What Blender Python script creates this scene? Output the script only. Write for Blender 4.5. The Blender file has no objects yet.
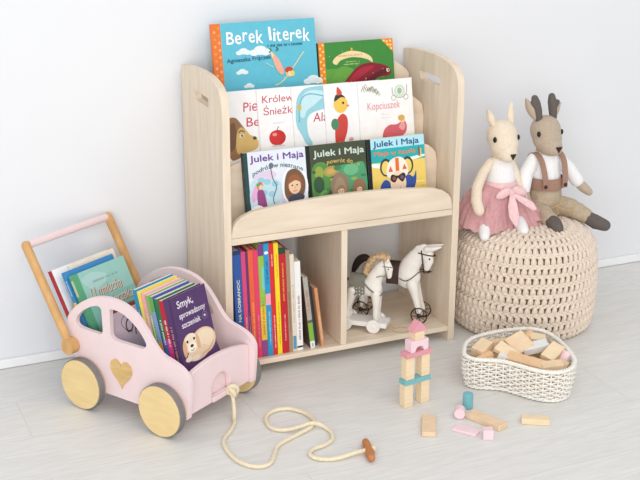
import bpy, bmesh, math, random
from mathutils import Vector, Matrix, noise
rnd = random.Random(7)
sc = bpy.context.scene
COL = sc.collection
PI = math.pi
def V(*a): return Vector(a)

# ------------------------------------------------------------------ materials
_mats = {}
def mat(name, col, rough=0.55, var=0.03, scale=40.0, bump=0.0, bscale=300.0, sheen=0.0, trans=0.0, stretch=None, spec=0.4, metal=0.0, grain=0.0):
    """Principled material whose colour wanders a little with noise (stretch = grain direction scale)."""
    if name in _mats: return _mats[name]
    m = bpy.data.materials.new(name); m.use_nodes = True
    nt = m.node_tree; N = nt.nodes; L = nt.links
    b = N['Principled BSDF']
    b.inputs['Roughness'].default_value = rough
    b.inputs['Specular IOR Level'].default_value = spec
    b.inputs['Metallic'].default_value = metal
    if sheen: b.inputs['Sheen Weight'].default_value = sheen
    if trans: b.inputs['Transmission Weight'].default_value = trans
    tc = N.new('ShaderNodeTexCoord'); mp = N.new('ShaderNodeMapping')
    L.new(tc.outputs['Object'], mp.inputs['Vector'])
    if stretch: mp.inputs['Scale'].default_value = stretch
    nz = N.new('ShaderNodeTexNoise'); nz.inputs['Scale'].default_value = scale; nz.inputs['Detail'].default_value = 5
    L.new(mp.outputs['Vector'], nz.inputs['Vector'])
    rp = N.new('ShaderNodeValToRGB')
    c = Vector(col)
    lo = [max(0, x*(1-var*1.6)) for x in c]; hi = [min(1, x*(1+var)) for x in c]
    if grain:
        lo = [c[0]*(1-grain), c[1]*(1-grain*1.3), c[2]*(1-grain*1.7)]
    rp.color_ramp.elements[0].color = (*lo, 1); rp.color_ramp.elements[1].color = (*hi, 1)
    rp.color_ramp.elements[0].position = .3; rp.color_ramp.elements[1].position = .68
    L.new(nz.outputs['Fac'], rp.inputs['Fac']); L.new(rp.outputs['Color'], b.inputs['Base Color'])
    if bump:
        n2 = N.new('ShaderNodeTexNoise'); n2.inputs['Scale'].default_value = bscale; n2.inputs['Detail'].default_value = 3
        L.new(tc.outputs['Object'], n2.inputs['Vector'])
        bp = N.new('ShaderNodeBump'); bp.inputs['Strength'].default_value = bump; bp.inputs['Distance'].default_value = .001
        L.new(n2.outputs['Fac'], bp.inputs['Height']); L.new(bp.outputs['Normal'], b.inputs['Normal'])
    _mats[name] = m
    return m
def s2l(r, g, b):
    f = lambda v: (v/255/12.92) if v/255 <= .04045 else ((v/255+.055)/1.055)**2.4
    return (f(r), f(g), f(b))
def ink(r, g, b):
    return mat('print_%d_%d_%d' % (r, g, b), s2l(r, g, b), rough=.42, var=.02, scale=60)
BIRCH = (0.81, 0.69, 0.555)
birch_v = mat('birch_ply_upright', BIRCH, .5, .04, 5, .08, 400, stretch=(9, 9, 1.2), grain=.10)
birch_h = mat('birch_ply_level', BIRCH, .5, .04, 5, .08, 400, stretch=(1.2, 9, 9), grain=.10)
oak = mat('oiled_oak', s2l(218, 172, 114), .45, .05, 8, .1, 300, stretch=(6, 6, 1), grain=.2)
disc_wood = mat('pale_plywood_disc', s2l(234, 208, 152), .5, .04, 8, .05, 300, stretch=(2, 2, 9), grain=.06)
heart_wood = mat('heart_plywood', s2l(224, 190, 128), .5, .04, 10, .05, 300, stretch=(2, 2, 9), grain=.2)
pink_paint = mat('pale_pink_paint', s2l(240, 217, 219), .42, .015, 20)
tyre_grey = mat('grey_rubber', s2l(128, 124, 124), .7, .04, 50)
paper = mat('book_paper', s2l(240, 232, 216), .8, .05, 12, stretch=(60, 60, 60))
white_paint = mat('white_paint', s2l(243, 240, 236), .4, .03, 60)
yarn = mat('cream_cotton_yarn', s2l(236, 219, 202), .9, .06, 160, .5, 900, sheen=.3)
gap_shade = mat('brown_gap_shade', s2l(150, 122, 98), .9, .05, 100)  # brown paints in the shade seen through the crochet holes
wicker = mat('white_wicker', s2l(244, 240, 232), .6, .06, 120, .3, 500)
rope_m = mat('cream_cotton_rope', s2l(238, 224, 194), .85, .07, 260, .6, 700)
cream_linen = mat('cream_linen', s2l(238, 222, 200), .9, .05, 200, .4, 1200, sheen=.2)
taupe_linen = mat('taupe_linen', s2l(190, 172, 152), .9, .08, 260, .4, 1200, sheen=.2)
white_cloth = mat('white_cotton', s2l(244, 243, 243), .85, .03, 200, .3, 900, sheen=.2)
khaki = mat('khaki_linen', s2l(190, 172, 148), .9, .09, 240, .4, 1100)
brown_strap = mat('brown_wool_strap', s2l(166, 130, 112), .9, .08, 260, .4, 1000)
felt = mat('dark_grey_felt', s2l(104, 96, 92), .95, .16, 420, .5, 900)
black_bead = mat('black_bead', (.012, .008, .008), .25, .02)
nose_m = mat('dark_brown_thread', s2l(52, 26, 26), .6, .05)
tulle = mat('dusty_pink_tulle', s2l(236, 182, 184), .85, .08, 160, .3, 1200, sheen=.4)
_nt = tulle.node_tree; _b = _nt.nodes['Principled BSDF']; _t = _nt.nodes.new('ShaderNodeBsdfTransparent'); _x = _nt.nodes.new('ShaderNodeMixShader'); _x.inputs[0].default_value = .62
_nt.links.new(_t.outputs[0], _x.inputs[1]); _nt.links.new(_b.outputs[0], _x.inputs[2]); _nt.links.new(_x.outputs[0], _nt.nodes['Material Output'].inputs['Surface'])
bow_m = mat('pale_pink_ribbon', s2l(240, 202, 202), .7, .06, 120, .2, 900)
horse_white = mat('carved_white_wood', s2l(240, 234, 226), .45, .04, 40, .1, 200)
dark_metal = mat('dark_bronze_metal', s2l(70, 54, 46), .4, .1, 90, metal=.6)
saddle_m = mat('dark_brown_leather', s2l(66, 44, 38), .5, .12, 120, .3, 600)
tail_m = mat('black_hair', s2l(44, 34, 32), .7, .12, 120, .6, 700)
mane_m = mat('curly_blond_wool', s2l(208, 176, 136), .95, .15, 260, .8, 800)
blanket_m = mat('grey_green_felt', s2l(130, 129, 116), .9, .06, 200, .3, 900)
string_m = mat('beige_string', s2l(196, 168, 122), .9, .06, 200)
block_wood = mat('maple_block', s2l(240, 218, 182), .55, .04, 10, .05, 300, stretch=(3, 3, 14), grain=.07)
block_tan = mat('beech_block', s2l(236, 208, 174), .55, .04, 10, .05, 300, stretch=(3, 14, 3), grain=.07)
block_orange = mat('alder_block', s2l(233, 194, 152), .55, .04, 10, .05, 300, stretch=(14, 3, 3), grain=.08)
block_pink = mat('pale_pink_block', s2l(243, 214, 220), .5, .02, 30)
block_rose = mat('rose_block', s2l(225, 156, 167), .5, .03, 30)
block_teal = mat('teal_block', s2l(122, 186, 195), .5, .03, 30)
block_white = mat('white_block', s2l(232, 232, 230), .5, .02, 30)
toggle_m = mat('cord_toggle_wood', s2l(196, 128, 78), .5, .05, 14, .1, 300, stretch=(3, 3, 12), grain=.2)

# ------------------------------------------------------------------ mesh building
class MB:
    def __init__(s, M=None):
        s.bm = bmesh.new(); s.mats = []; s.mi = 0; s.M = M or Matrix()
    def use(s, m):
        if m not in s.mats: s.mats.append(m)
        s.mi = s.mats.index(m); return s
    def v(s, p): return s.bm.verts.new(s.M @ Vector(p))
    def f(s, vs):
        try:
            fc = s.bm.faces.new(vs); fc.material_index = s.mi; return fc
        except ValueError: return None
    def box(s, x0, x1, y0, y1, z0, z1, T=None):
        T = T or Matrix()
        P = [s.v(T @ Vector((x, y, z))) for z in (z0, z1) for y in (y0, y1) for x in (x0, x1)]
        for q in ((0, 2, 3, 1), (4, 5, 7, 6), (0, 1, 5, 4), (2, 6, 7, 3), (0, 4, 6, 2), (1, 3, 7, 5)): s.f([P[i] for i in q])
    def rings(s, rings, closed=True, cap=True, loop=False):
        R = [[s.v(p) for p in r] for r in rings]
        n = len(R[0]); k = len(R)
        for i in range(k if loop else k-1):
            a, b = R[i], R[(i+1) % k]
            for j in range(n if closed else n-1):
                s.f([a[j], a[(j+1) % n], b[(j+1) % n], b[j]])
        if cap and not loop:
            s.f(list(reversed(R[0]))); s.f(R[-1])
    def tube(s, pts, r, seg=10, loop=False, cap=True, ends=False):
        pts = [Vector(p) for p in pts]; n = len(pts); rr = r if isinstance(r, (list, tuple)) else [r]*n
        if ends:
            d0 = (pts[0]-pts[1]).normalized(); d1 = (pts[-1]-pts[-2]).normalized()
            a = [(pts[0]+d0*rr[0]*math.cos(t), rr[0]*math.sin(t)) for t in (.25, .6, 1.0)]
            b = [(pts[-1]+d1*rr[-1]*math.cos(t), rr[-1]*math.sin(t)) for t in (1.0, .6, .25)]
            pts = [p for p, _ in a]+pts+[p for p, _ in b]; rr = [q for _, q in a]+list(rr)+[q for _, q in b]; n = len(pts)
        rings = []; up = None
        for i in range(n):
            if loop: t = pts[(i+1) % n]-pts[i-1]
            else: t = pts[min(i+1, n-1)]-pts[max(i-1, 0)]
            t.normalize()
            if up is None:
                up = Vector((0, 0, 1)) if abs(t.z) < .9 else Vector((1, 0, 0))
            x = up.cross(t); x.normalize(); y = t.cross(x); up = y
            rings.append([pts[i]+(x*math.cos(a)+y*math.sin(a))*rr[i] for a in [2*PI*j/seg for j in range(seg)]])
        s.rings(rings, cap=cap, loop=loop)
    def cyl(s, c0, c1, r0, r1=None, seg=40):
        s.tube([c0, c1], [r0, r0 if r1 is None else r1], seg)
    def ell(s, c, rx, ry, rz, T=None, seg=20, rn=12):
        T = T or Matrix(); c = Vector(c); rings = []
        for i in range(1, rn):
            a = PI*i/rn
            rings.append([c+T @ Vector((rx*math.sin(a)*math.cos(b), ry*math.sin(a)*math.sin(b), -rz*math.cos(a))) for b in [2*PI*j/seg for j in range(seg)]])
        s.rings(rings, cap=True)
    def prism(s, outer, holes, d0, d1, fn, flip=False):
        """Flat outline (with holes) given thickness; fn(a, b, d) -> point."""
        b2 = bmesh.new(); es = []
        for lp in [outer]+list(holes):
            vs = [b2.verts.new((p[0], p[1], 0)) for p in lp]
            for i in range(len(vs)): es.append(b2.edges.new((vs[i-1], vs[i])))
        bmesh.ops.triangle_fill(b2, use_beauty=True, use_dissolve=False, edges=es, normal=(0, 0, 1))
        b2.verts.index_update(); b2.verts.ensure_lookup_table()
        A = [s.v(fn(v.co.x, v.co.y, d0)) for v in b2.verts]; B = [s.v(fn(v.co.x, v.co.y, d1)) for v in b2.verts]
        for fc in b2.faces:
            ids = [v.index for v in fc.verts]
            s.f([A[i] for i in reversed(ids)]); s.f([B[i] for i in ids])
        for e in b2.edges:
            if len(e.link_faces) == 1:
                lp = e.link_loops[0]; i, j = lp.vert.index, lp.link_loop_next.vert.index
                s.f([A[i], A[j], B[j], B[i]])
        b2.free()
def finish(mb, sharp=.6, weld=0):
    bm = mb.bm
    if weld: bmesh.ops.remove_doubles(bm, verts=bm.verts, dist=weld)
    bmesh.ops.recalc_face_normals(bm, faces=bm.faces)
    for fc in bm.faces: fc.smooth = True
    for e in bm.edges:
        if len(e.link_faces) != 2 or e.calc_face_angle(0) > sharp: e.smooth = False
ORG = {}
def thing(name, label, cat, loc, group=None):
    o = bpy.data.objects.new(name, None); o.empty_display_size = .02; COL.objects.link(o)
    o.location = loc; o['label'] = label; o['category'] = cat
    if group: o['group'] = group
    ORG[o.name] = Vector(loc)
    return o
def obj(name, mb, parent=None, bevel=0, sharp=.6, label=None, subd=0, recalc=True, weld=0):
    if recalc: finish(mb, sharp, weld)
    me = bpy.data.meshes.new(name); mb.bm.to_mesh(me); mb.bm.free()
    for m in mb.mats: me.materials.append(m)
    o = bpy.data.objects.new(name, me); COL.objects.link(o)
    if parent is not None:
        org = ORG[parent.name]; me.transform(Matrix.Translation(-org)); o.parent = parent; ORG[o.name] = org
    if bevel:
        b = o.modifiers.new('bevel', 'BEVEL'); b.width = bevel; b.segments = 2; b.limit_method = 'ANGLE'; b.angle_limit = .6
    if subd:
        s = o.modifiers.new('subd', 'SUBSURF'); s.levels = s.render_levels = subd
    if label: o['label'] = label
    return o
def solo(name, mb, label, cat, group=None, loc=None, **k):
    """A thing that is one mesh; its origin goes to its base."""
    zs = [v.co for v in mb.bm.verts]
    if loc is None:
        loc = Vector((sum(p.x for p in zs)/len(zs), sum(p.y for p in zs)/len(zs), min(p.z for p in zs)))
    o = obj(name, mb, None, **k); o.data.transform(Matrix.Translation(-Vector(loc))); o.location = loc
    o['label'] = label; o['category'] = cat
    if group: o['group'] = group
    ORG[o.name] = Vector(loc)
    return o
def struct(name, mb, **k):
    o = obj(name, mb, None, **k); o['kind'] = 'structure'; return o
def blob(mb, voxel, smooth=4, fac=.5):
    """Fuse the overlapping shapes in mb into one continuous skin."""
    finish(mb)
    me = bpy.data.meshes.new('tmp'); mb.bm.to_mesh(me); mb.bm.free()
    o = bpy.data.objects.new('tmp', me); COL.objects.link(o)
    r = o.modifiers.new('r', 'REMESH'); r.mode = 'VOXEL'; r.voxel_size = voxel
    if smooth:
        s = o.modifiers.new('s', 'SMOOTH'); s.iterations = smooth; s.factor = fac
    dg = bpy.context.evaluated_depsgraph_get(); dg.update()
    e = o.evaluated_get(dg); m2 = bpy.data.meshes.new_from_object(e)
    out = MB(); out.mats = list(mb.mats); out.bm.from_mesh(m2)
    for fc in out.bm.faces: fc.material_index = 0
    bpy.data.objects.remove(o); bpy.data.meshes.remove(me); bpy.data.meshes.remove(m2)
    return out
def spline(pts, n=8, closed=False):
    P = [Vector(p) for p in pts]; out = []; k = len(P)
    for i in range(k if closed else k-1):
        if closed: a, b, c, d = P[i-1], P[i], P[(i+1) % k], P[(i+2) % k]
        else: a, b, c, d = P[max(i-1, 0)], P[i], P[i+1], P[min(i+2, k-1)]
        for j in range(n):
            t = j/n
            out.append(.5*((2*b)+(c-a)*t+(2*a-5*b+4*c-d)*t*t+(3*b-a-3*c+d)*t**3))
    if not closed: out.append(P[-1])
    return out
def spl2(pts, n=6): return [(p.x, p.y) for p in spline([(a, b, 0) for a, b in pts], n, True)]
def rounded(pts, r, n=4):
    """Round the corners of a 2D outline."""
    out = []; k = len(pts)
    for i in range(k):
        p = Vector(pts[i]); a = Vector(pts[i-1])-p; b = Vector(pts[(i+1) % k])-p
        rr = r[i] if isinstance(r, (list, tuple)) else r
        if rr <= 0: out.append(tuple(p)); continue
        q = min(rr, a.length*.49, b.length*.49); s, e = p+a.normalized()*q, p+b.normalized()*q
        for j in range(n+1):
            t = j/n; out.append(tuple((1-t)**2*s+2*t*(1-t)*p+t*t*e))
    return out

# ------------------------------------------------------------------ printed artwork
_txt = {}
def text_mesh(s, bold):
    k = (s, bold)
    if k not in _txt:
        c = bpy.data.curves.new('t', 'FONT'); c.body = s; c.size = 1; c.resolution_u = 3; c.offset = bold
        o = bpy.data.objects.new('t', c); COL.objects.link(o)
        dg = bpy.context.evaluated_depsgraph_get(); dg.update()
        me = bpy.data.meshes.new_from_object(o.evaluated_get(dg))
        vs = [v.co.copy() for v in me.vertices]; fs = [tuple(p.vertices) for p in me.polygons]
        bpy.data.objects.remove(o); bpy.data.curves.remove(c); bpy.data.meshes.remove(me)
        _txt[k] = (vs, fs)
    return _txt[k]
class Art:
    """Print on a flat face: (x, y) in metres from the origin, thin ink layers one above the other."""
    def __init__(s, mb, org, ex, ey):
        s.mb = mb; s.o = Vector(org); s.ex = Vector(ex); s.ey = Vector(ey); s.n = s.ex.cross(s.ey); s.k = 1
    def pt(s, x, y, k): return s.o+s.ex*x+s.ey*y+s.n*(.00004+k*.00002)
    def poly(s, pts, col, layer=None):
        s.mb.use(ink(*col)); k = layer or s.k
        s.mb.f([s.mb.v(s.pt(x, y, k)) for x, y in pts]); s.k = max(s.k, k)+(0 if layer else 1)
    def rect(s, x0, y0, x1, y1, col): s.poly([(x0, y0), (x1, y0), (x1, y1), (x0, y1)], col)
    def ell(s, cx, cy, rx, ry, col, rot=0, a0=0, a1=2*PI, n=26):
        c, d = math.cos(rot), math.sin(rot)
        s.poly([(cx+rx*math.cos(a)*c-ry*math.sin(a)*d, cy+rx*math.cos(a)*d+ry*math.sin(a)*c) for a in [a0+(a1-a0)*i/n for i in range(n)]], col)
    def blob(s, pts, col, n=5): s.poly(spl2(pts, n), col)
    def line(s, pts, w, col, curve=True):
        P = [Vector(p).to_3d() for p in pts]
        if curve and len(P) > 2: P = spline(P, 6)
        s.mb.use(ink(*col)); L = []; R = []
        for i, p in enumerate(P):
            t = (P[min(i+1, len(P)-1)]-P[max(i-1, 0)]).normalized(); q = Vector((-t.y, t.x, 0))*w/2
            L.append(s.mb.v(s.pt(p.x+q.x, p.y+q.y, s.k))); R.append(s.mb.v(s.pt(p.x-q.x, p.y-q.y, s.k)))
        for i in range(len(P)-1): s.mb.f([R[i], R[i+1], L[i+1], L[i]])
        s.k += 1
    def text(s, t, x, y, size, col, wid=None, bold=.0, rot=0, shear=0, wob=None, arc=None):
        """wid squeezes the line to that width; wob = per-letter (lift, turn); arc = (rise) bends the line."""
        s.mb.use(ink(*col)); vs, fs = text_mesh(t, 0.0)
        if not vs: return
        x0 = min(v.x for v in vs); x1 = max(v.x for v in vs)
        sx = size if wid is None else wid/(x1-x0); c, d = math.cos(rot), math.sin(rot); W = (x1-x0)*sx
        sh = max(0, bold)*1.3*size
        for ox, oy in (((0, 0), (sh, 0), (-sh, 0), (0, sh), (0, -sh)) if sh > 0 else ((0, 0),)):
            P = []
            for v in vs:
                a, b = (v.x-x0)*sx, v.y*size
                a += shear*b
                if arc: b += arc*(1-((a-W/2)/(W/2))**2)
                if wob: b += wob*math.sin(a/W*23)
                P.append(s.mb.v(s.pt(x+a*c-b*d+ox, y+a*d+b*c+oy, s.k)))
            for q in fs: s.mb.f([P[i] for i in q])
            s.k += .15
        s.k = math.ceil(s.k)+1
    def words(s, x, y, n, h, col, L=.03):
        """Small illegible lettering: short strokes."""
        s.mb.use(ink(*col)); t = 0
        while t < L:
            w = h*(.35+.3*rnd.random())
            s.mb.f([s.mb.v(s.pt(x+t+a, y+b*h*(.7+.3*rnd.random()), s.k)) for a, b in ((0, 0), (w*.55, 0), (w*.55, 1), (0, 1))]); t += w
            if rnd.random() < .18: t += h*.5
        s.k += 1

# ------------------------------------------------------------------ books
def book(name, label, w, h, t, M, cover, spine=None, back=None, art=None, sart=None, group=None, hard=True, pages=None, cat='book', bt=0):
    """x: 0 spine .. w, y: 0 front .. t back, z: 0 .. h in the book's own frame, placed by M."""
    c = .002 if hard else .0006; ov = .003 if hard else 0
    M = M @ Matrix.Identity(4)
    o = thing(name, label, cat, M @ Vector((w/2, t/2, 0)), group)
    def mk(): return MB(M)
    mb = mk(); mb.use(ink(*cover)); mb.box(.0, w, 0, c, 0, h)
    if art:
        a = Art(mb, (0, 0, 0), (1, 0, 0), (0, 0, 1)); art(a, w, h)
    obj('front_cover', mb, o, recalc=False)
    mb = mk(); mb.use(ink(*(back or cover))); mb.box(.0, w, t-(bt or c), t, 0, h); obj('back_cover', mb, o)
    mb = mk(); mb.use(ink(*(spine or cover))); mb.box(-c, .0, 0, t, 0, h)
    if sart:
        a = Art(mb, (-c, 0, 0), (0, 0, 1), (0, 1, 0)); sart(a, h, t)
    obj('spine', mb, o, recalc=False)
    mb = mk(); mb.use(pages or paper); mb.box(.0, w-ov, c, t-(bt or c), ov, h-ov); obj('pages', mb, o)
    return o
def T(x, y, z): return Matrix.Translation((x, y, z))
def R(a, ax): return Matrix.Rotation(math.radians(a), 4, ax)

# ================================================================== SETTING
def floor_mat():
    m = bpy.data.materials.new('whitewashed_laminate'); m.use_nodes = True
    nt = m.node_tree; N = nt.nodes; L = nt.links; b = N['Principled BSDF']
    b.inputs['Roughness'].default_value = .42; b.inputs['Specular IOR Level'].default_value = .35
    tc = N.new('ShaderNodeTexCoord')
    br = N.new('ShaderNodeTexBrick'); br.offset = .37; br.inputs['Scale'].default_value = 1
    br.inputs['Brick Width'].default_value = 1.3; br.inputs['Row Height'].default_value = .19
    br.inputs['Mortar Size'].default_value = .0011; br.inputs['Mortar Smooth'].default_value = .3
    br.inputs['Color1'].default_value = (0, 0, 0, 1); br.inputs['Color2'].default_value = (1, 1, 1, 1); br.inputs['Mortar'].default_value = (.5, .5, .5, 1)
    L.new(tc.outputs['Object'], br.inputs['Vector'])
    off = N.new('ShaderNodeVectorMath'); off.operation = 'MULTIPLY_ADD'; off.inputs[1].default_value = (3, 7, 0)
    L.new(br.outputs['Color'], off.inputs[0]); L.new(tc.outputs['Object'], off.inputs[2])
    mp = N.new('ShaderNodeMapping'); mp.inputs['Scale'].default_value = (1.1, 9, 1); L.new(off.outputs['Vector'], mp.inputs['Vector'])
    nz = N.new('ShaderNodeTexNoise'); nz.inputs['Scale'].default_value = 3.0; nz.inputs['Detail'].default_value = 3; nz.inputs['Distortion'].default_value = .6
    L.new(mp.outputs['Vector'], nz.inputs['Vector'])
    wv = N.new('ShaderNodeMath'); wv.operation = 'MULTIPLY'; wv.inputs[1].default_value = 34; L.new(nz.outputs['Fac'], wv.inputs[0])
    sn = N.new('ShaderNodeMath'); sn.operation = 'SINE'; L.new(wv.outputs[0], sn.inputs[0])
    mp2 = N.new('ShaderNodeMapping'); mp2.inputs['Scale'].default_value = (3, 60, 1); L.new(off.outputs['Vector'], mp2.inputs['Vector'])
    n2 = N.new('ShaderNodeTexNoise'); n2.inputs['Scale'].default_value = 5; n2.inputs['Detail'].default_value = 6; L.new(mp2.outputs['Vector'], n2.inputs['Vector'])
    ad = N.new('ShaderNodeMath'); ad.operation = 'MULTIPLY_ADD'; ad.inputs[1].default_value = .08; L.new(sn.outputs[0], ad.inputs[0]); L.new(n2.outputs['Fac'], ad.inputs[2])
    rp = N.new('ShaderNodeValToRGB'); e = rp.color_ramp.elements
    e[0].position = .32; e[0].color = (*s2l(219, 217, 213), 1); e[1].position = .72; e[1].color = (*s2l(231, 230, 227), 1)
    L.new(ad.outputs[0], rp.inputs['Fac'])
    mx = N.new('ShaderNodeMix'); mx.data_type = 'RGBA'; mx.inputs[7].default_value = (*s2l(212, 209, 204), 1)
    L.new(rp.outputs['Color'], mx.inputs[6]); L.new(br.outputs['Fac'], mx.inputs[0])
    L.new(mx.outputs[2], b.inputs['Base Color'])
    return m
mb = MB().use(floor_mat()); mb.box(-3.2, 3.6, -4.2, .012, -.03, 0); struct('floor', mb)
wall_m = mat('white_wall_paint', s2l(233, 234, 237), .9, .008, 3, .04, 200)
mb = MB().use(wall_m); mb.box(-3.2, 3.6, .012, .1, -.03, 2.5); struct('wall_back', mb)
skirt_m = mat('white_skirting', s2l(244, 245, 246), .4, .01, 10)
mb = MB().use(skirt_m); mb.box(-3.2, 3.6, .0, .0115, 0.0005, .024); struct('baseboard_back', mb, bevel=.003)

# ================================================================== BOOKCASE
t = .018; W = .62
bc = thing('bookcase', 'pale birch plywood bookcase with sloping tiers and two open cubbies by the white wall', 'bookcase', (.31, -.15, 0))
side = rounded([(-.288, 0), (-.2895, .45), (-.294, .630), (-.290, .682), (-.272, .705), (-.220, .7205), (-.158, .7245), (-.063, .722), (-.010, .715), (-.010, 0)],
               [.003, .1, .03, .03, .03, .03, .03, .03, .006, .003], 3)
slot = rounded([(-.205, .649), (-.205, .670), (-.099, .673), (-.106, .650)], .009, 4)
for x0, x1 in ((0, t), (W-t, W)):
    mb = MB().use(birch_v); mb.prism(side, [slot], x0, x1, lambda a, b, d: (d, a, b)); obj('side_panel', mb, bc, bevel=.0022)
def tier(name, y0, y1, zb, ze, rise):
    xs0, xs1 = t+.0005, W-t-.0005; pts = [(xs0, zb), (xs1, zb), (xs1, ze-.028), (xs1-.004, ze-.008), (xs1-.012, ze+.004), (xs1-.026, ze+.014), (xs1-.052, ze+rise*.62)]
    n = 14; L = xs1-xs0-.104
    for i in range(1, n):
        x = xs1-.052-L*i/n; q = (x-(xs0+xs1)/2)/(L/2)
        pts.append((x, ze+rise*(.62+.38*(1-q*q))))
    pts += [(xs0+.052, ze+rise*.62), (xs0+.026, ze+.014), (xs0+.012, ze+.004), (xs0+.004, ze-.008), (xs0, ze-.028)]
    mb = MB().use(birch_h); mb.prism(pts, [], y0, y1, lambda a, b, d: (a, d, b)); obj(name, mb, bc, bevel=.002)
tier('front_lip', -.288, -.273, .3565, .392, .038)
tier('tier_board', -.205, -.193, .3565, .489, .036)
tier('tier_board', -.130, -.118, .475, .594, .05)
tier('back_board', -.052, -.040, .3565, .664, .05)
mb = MB().use(birch_h); mb.box(t+.0003, W-t-.0003, -.288, -.012, .340, .356); obj('middle_shelf', mb, bc, bevel=.0015)
mb = MB().use(birch_h); mb.box(t+.0003, W-t-.0003, -.288, -.012, .028, .0415); obj('bottom_shelf', mb, bc, bevel=.0015)
mb = MB().use(birch_v); mb.box(.2985, .3145, -.286, -.014, .0418, .3397); obj('divider', mb, bc, bevel=.0012)
mb = MB().use(birch_h); mb.box(t+.0003, W-t-.0003, -.192, -.131, .463, .474); obj('tier_floor', mb, bc)
mb = MB().use(birch_h); mb.box(t+.0003, W-t-.0003, -.117, -.053, .575, .586); obj('tier_floor', mb, bc)

# ---- display books: lean back 10 degrees on each tier
def disp(x0, x_s, y, z, h, tt, tilt=10):
    """front-bottom-spine corner at (x0, y, z)"""
    return T(x0, y, z) @ R(-tilt, 'X')
PURPLE = (112, 64, 150); DK = (38, 52, 46)
def kid_face(a, x, y, s, hair, skin=(240, 200, 165)):
    a.ell(x, y+.12*s, .62*s, .78*s, hair); a.ell(x, y, .5*s, .62*s, skin)
    a.blob([(x-.52*s, y+.2*s), (x-.3*s, y+.62*s), (x+.2*s, y+.66*s), (x+.52*s, y+.25*s), (x+.1*s, y+.42*s), (x-.25*s, y+.3*s)], hair)
    for k in (-1, 1):
        a.ell(x+k*.2*s, y+.05*s, .075*s, .06*s, (70, 80, 60))
    a.line([(x, y), (x+.05*s, y-.17*s), (x-.03*s, y-.2*s)], .035*s, (205, 150, 115))
    a.line([(x-.15*s, y-.36*s), (x, y-.41*s), (x+.15*s, y-.35*s)], .05*s, (190, 90, 85))
def snow_art(a, w, h):
    a.rect(0, 0, w, h, (226, 232, 240)); a.rect(0, 0, .010, h, (36, 74, 76))
    a.blob([(.014, .107), (.05, .122), (.09, .102), (.1, .072), (.06, .042), (.014, .042)], (196, 222, 232))
    a.blob([(.02, .122), (.06, .134), (.08, .122), (.06, .11), (.03, .115)], (225, 205, 228)); a.blob([(.014, .082), (.03, .107), (.028, .072), (.015, .062)], (226, 176, 214)); a.blob([(.09, .05), (.12, .035), (.15, .05), (.15, .09), (.1, .1)], (214, 206, 232))
    a.text('Julek i Maja', .016, h-.0235, .0215, PURPLE, wid=.136, bold=.022)
    a.o = a.o+a.ey*.022
    for p in ((.04, .09), (.055, .085), (.075, .078), (.045, .06), (.065, .055)): a.ell(p[0], p[1], .009, .007, (150, 205, 220))
    a.line([(.066, .118), (.07, .09), (.078, .072), (.068, .045), (.07, .03)], .0022, (96, 92, 112))
    a.ell(.068, .122, .006, .007, (120, 120, 140))
    a.blob([(.028, .06), (.036, .07), (.046, .06), (.05, .02), (.03, .02)], (150, 70, 130)); a.ell(.036, .077, .008, .010, (206, 120, 78)); a.ell(.038, .074, .0055, .006, (240, 205, 175)); a.ell(.032, .08, .005, .004, (90, 170, 90))
    a.ell(.125, .066, .034, .052, (244, 244, 248)); a.ell(.125, .066, .029, .046, (214, 222, 236)); a.blob([(.097, .06), (.106, .1), (.13, .108), (.15, .085), (.148, .05), (.126, .022), (.104, .036)], (122, 86, 62))
    a.blob([(.104, .036), (.126, .02), (.148, .04), (.128, .05)], (70, 74, 92))
    kid_face(a, .124, .068, .031, (150, 96, 58))
    a.blob([(.012, .025), (.03, .032), (.045, .02), (.03, .005), (.012, .005)], (250, 250, 252)); a.o = a.o-a.ey*.022
    a.text('podróż w nieznane', .020, h-.057, .0150, (58, 110, 116), wid=.128, bold=.014, arc=.016)
def forest_art(a, w, h):
    a.rect(0, 0, w, h, (66, 90, 58)); a.rect(0, 0, .009, h, (24, 30, 24))
    a.rect(.009, h-.05, w, h, (70, 76, 56)); a.o = a.o+a.ey*.013; a.blob([(.013, .113), (.05, .121), (.06, .07), (.03, .02), (.013, .02)], (88, 142, 72)); a.blob([(.08, .11), (.12, .114), (w-.005, .11), (w-.005, .03), (.1, .03), (.075, .08)], (78, 158, 112))
    a.ell(.062, .101, .020, .013, (170, 156, 84), .1); a.ell(.062, .101, .012, .007, (206, 164, 92)); a.ell(.03, .1, .012, .016, (150, 166, 70)); a.ell(.115, .1, .02, .014, (110, 182, 132))
    for i in range(26): a.ell(.015+.14*rnd.random(), .02+.1*rnd.random(), .004+.006*rnd.random(), .003+.004*rnd.random(), rnd.choice([(112, 166, 92), (60, 104, 58), (142, 176, 88), (66, 128, 84)]))
    a.ell(.028, .072, .014, .02, (54, 88, 60))
    a.ell(.083, .062, .025, .034, (146, 122, 100)); a.blob([(.062, .03), (.07, .07), (.083, .085), (.096, .07), (.1, .03)], (164, 140, 112)); kid_face(a, .085, .05, .017, (150, 122, 96))
    a.ell(.134, .054, .018, .022, (150, 112, 86)); kid_face(a, .134, .05, .014, (150, 112, 82))
    a.o = a.o-a.ey*.013
    a.text('Julek i Maja', .018, h-.028, .0215, (206, 218, 206), wid=.134, bold=.022)
    a.k += 6; a.text('powrót do', .052, h-.048, .0150, (212, 184, 96), wid=.068, bold=.012, rot=-.06, arc=.003)
    a.text('o', .130, h-.058, .0145, (212, 184, 96), bold=.012, rot=-.3)
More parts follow.
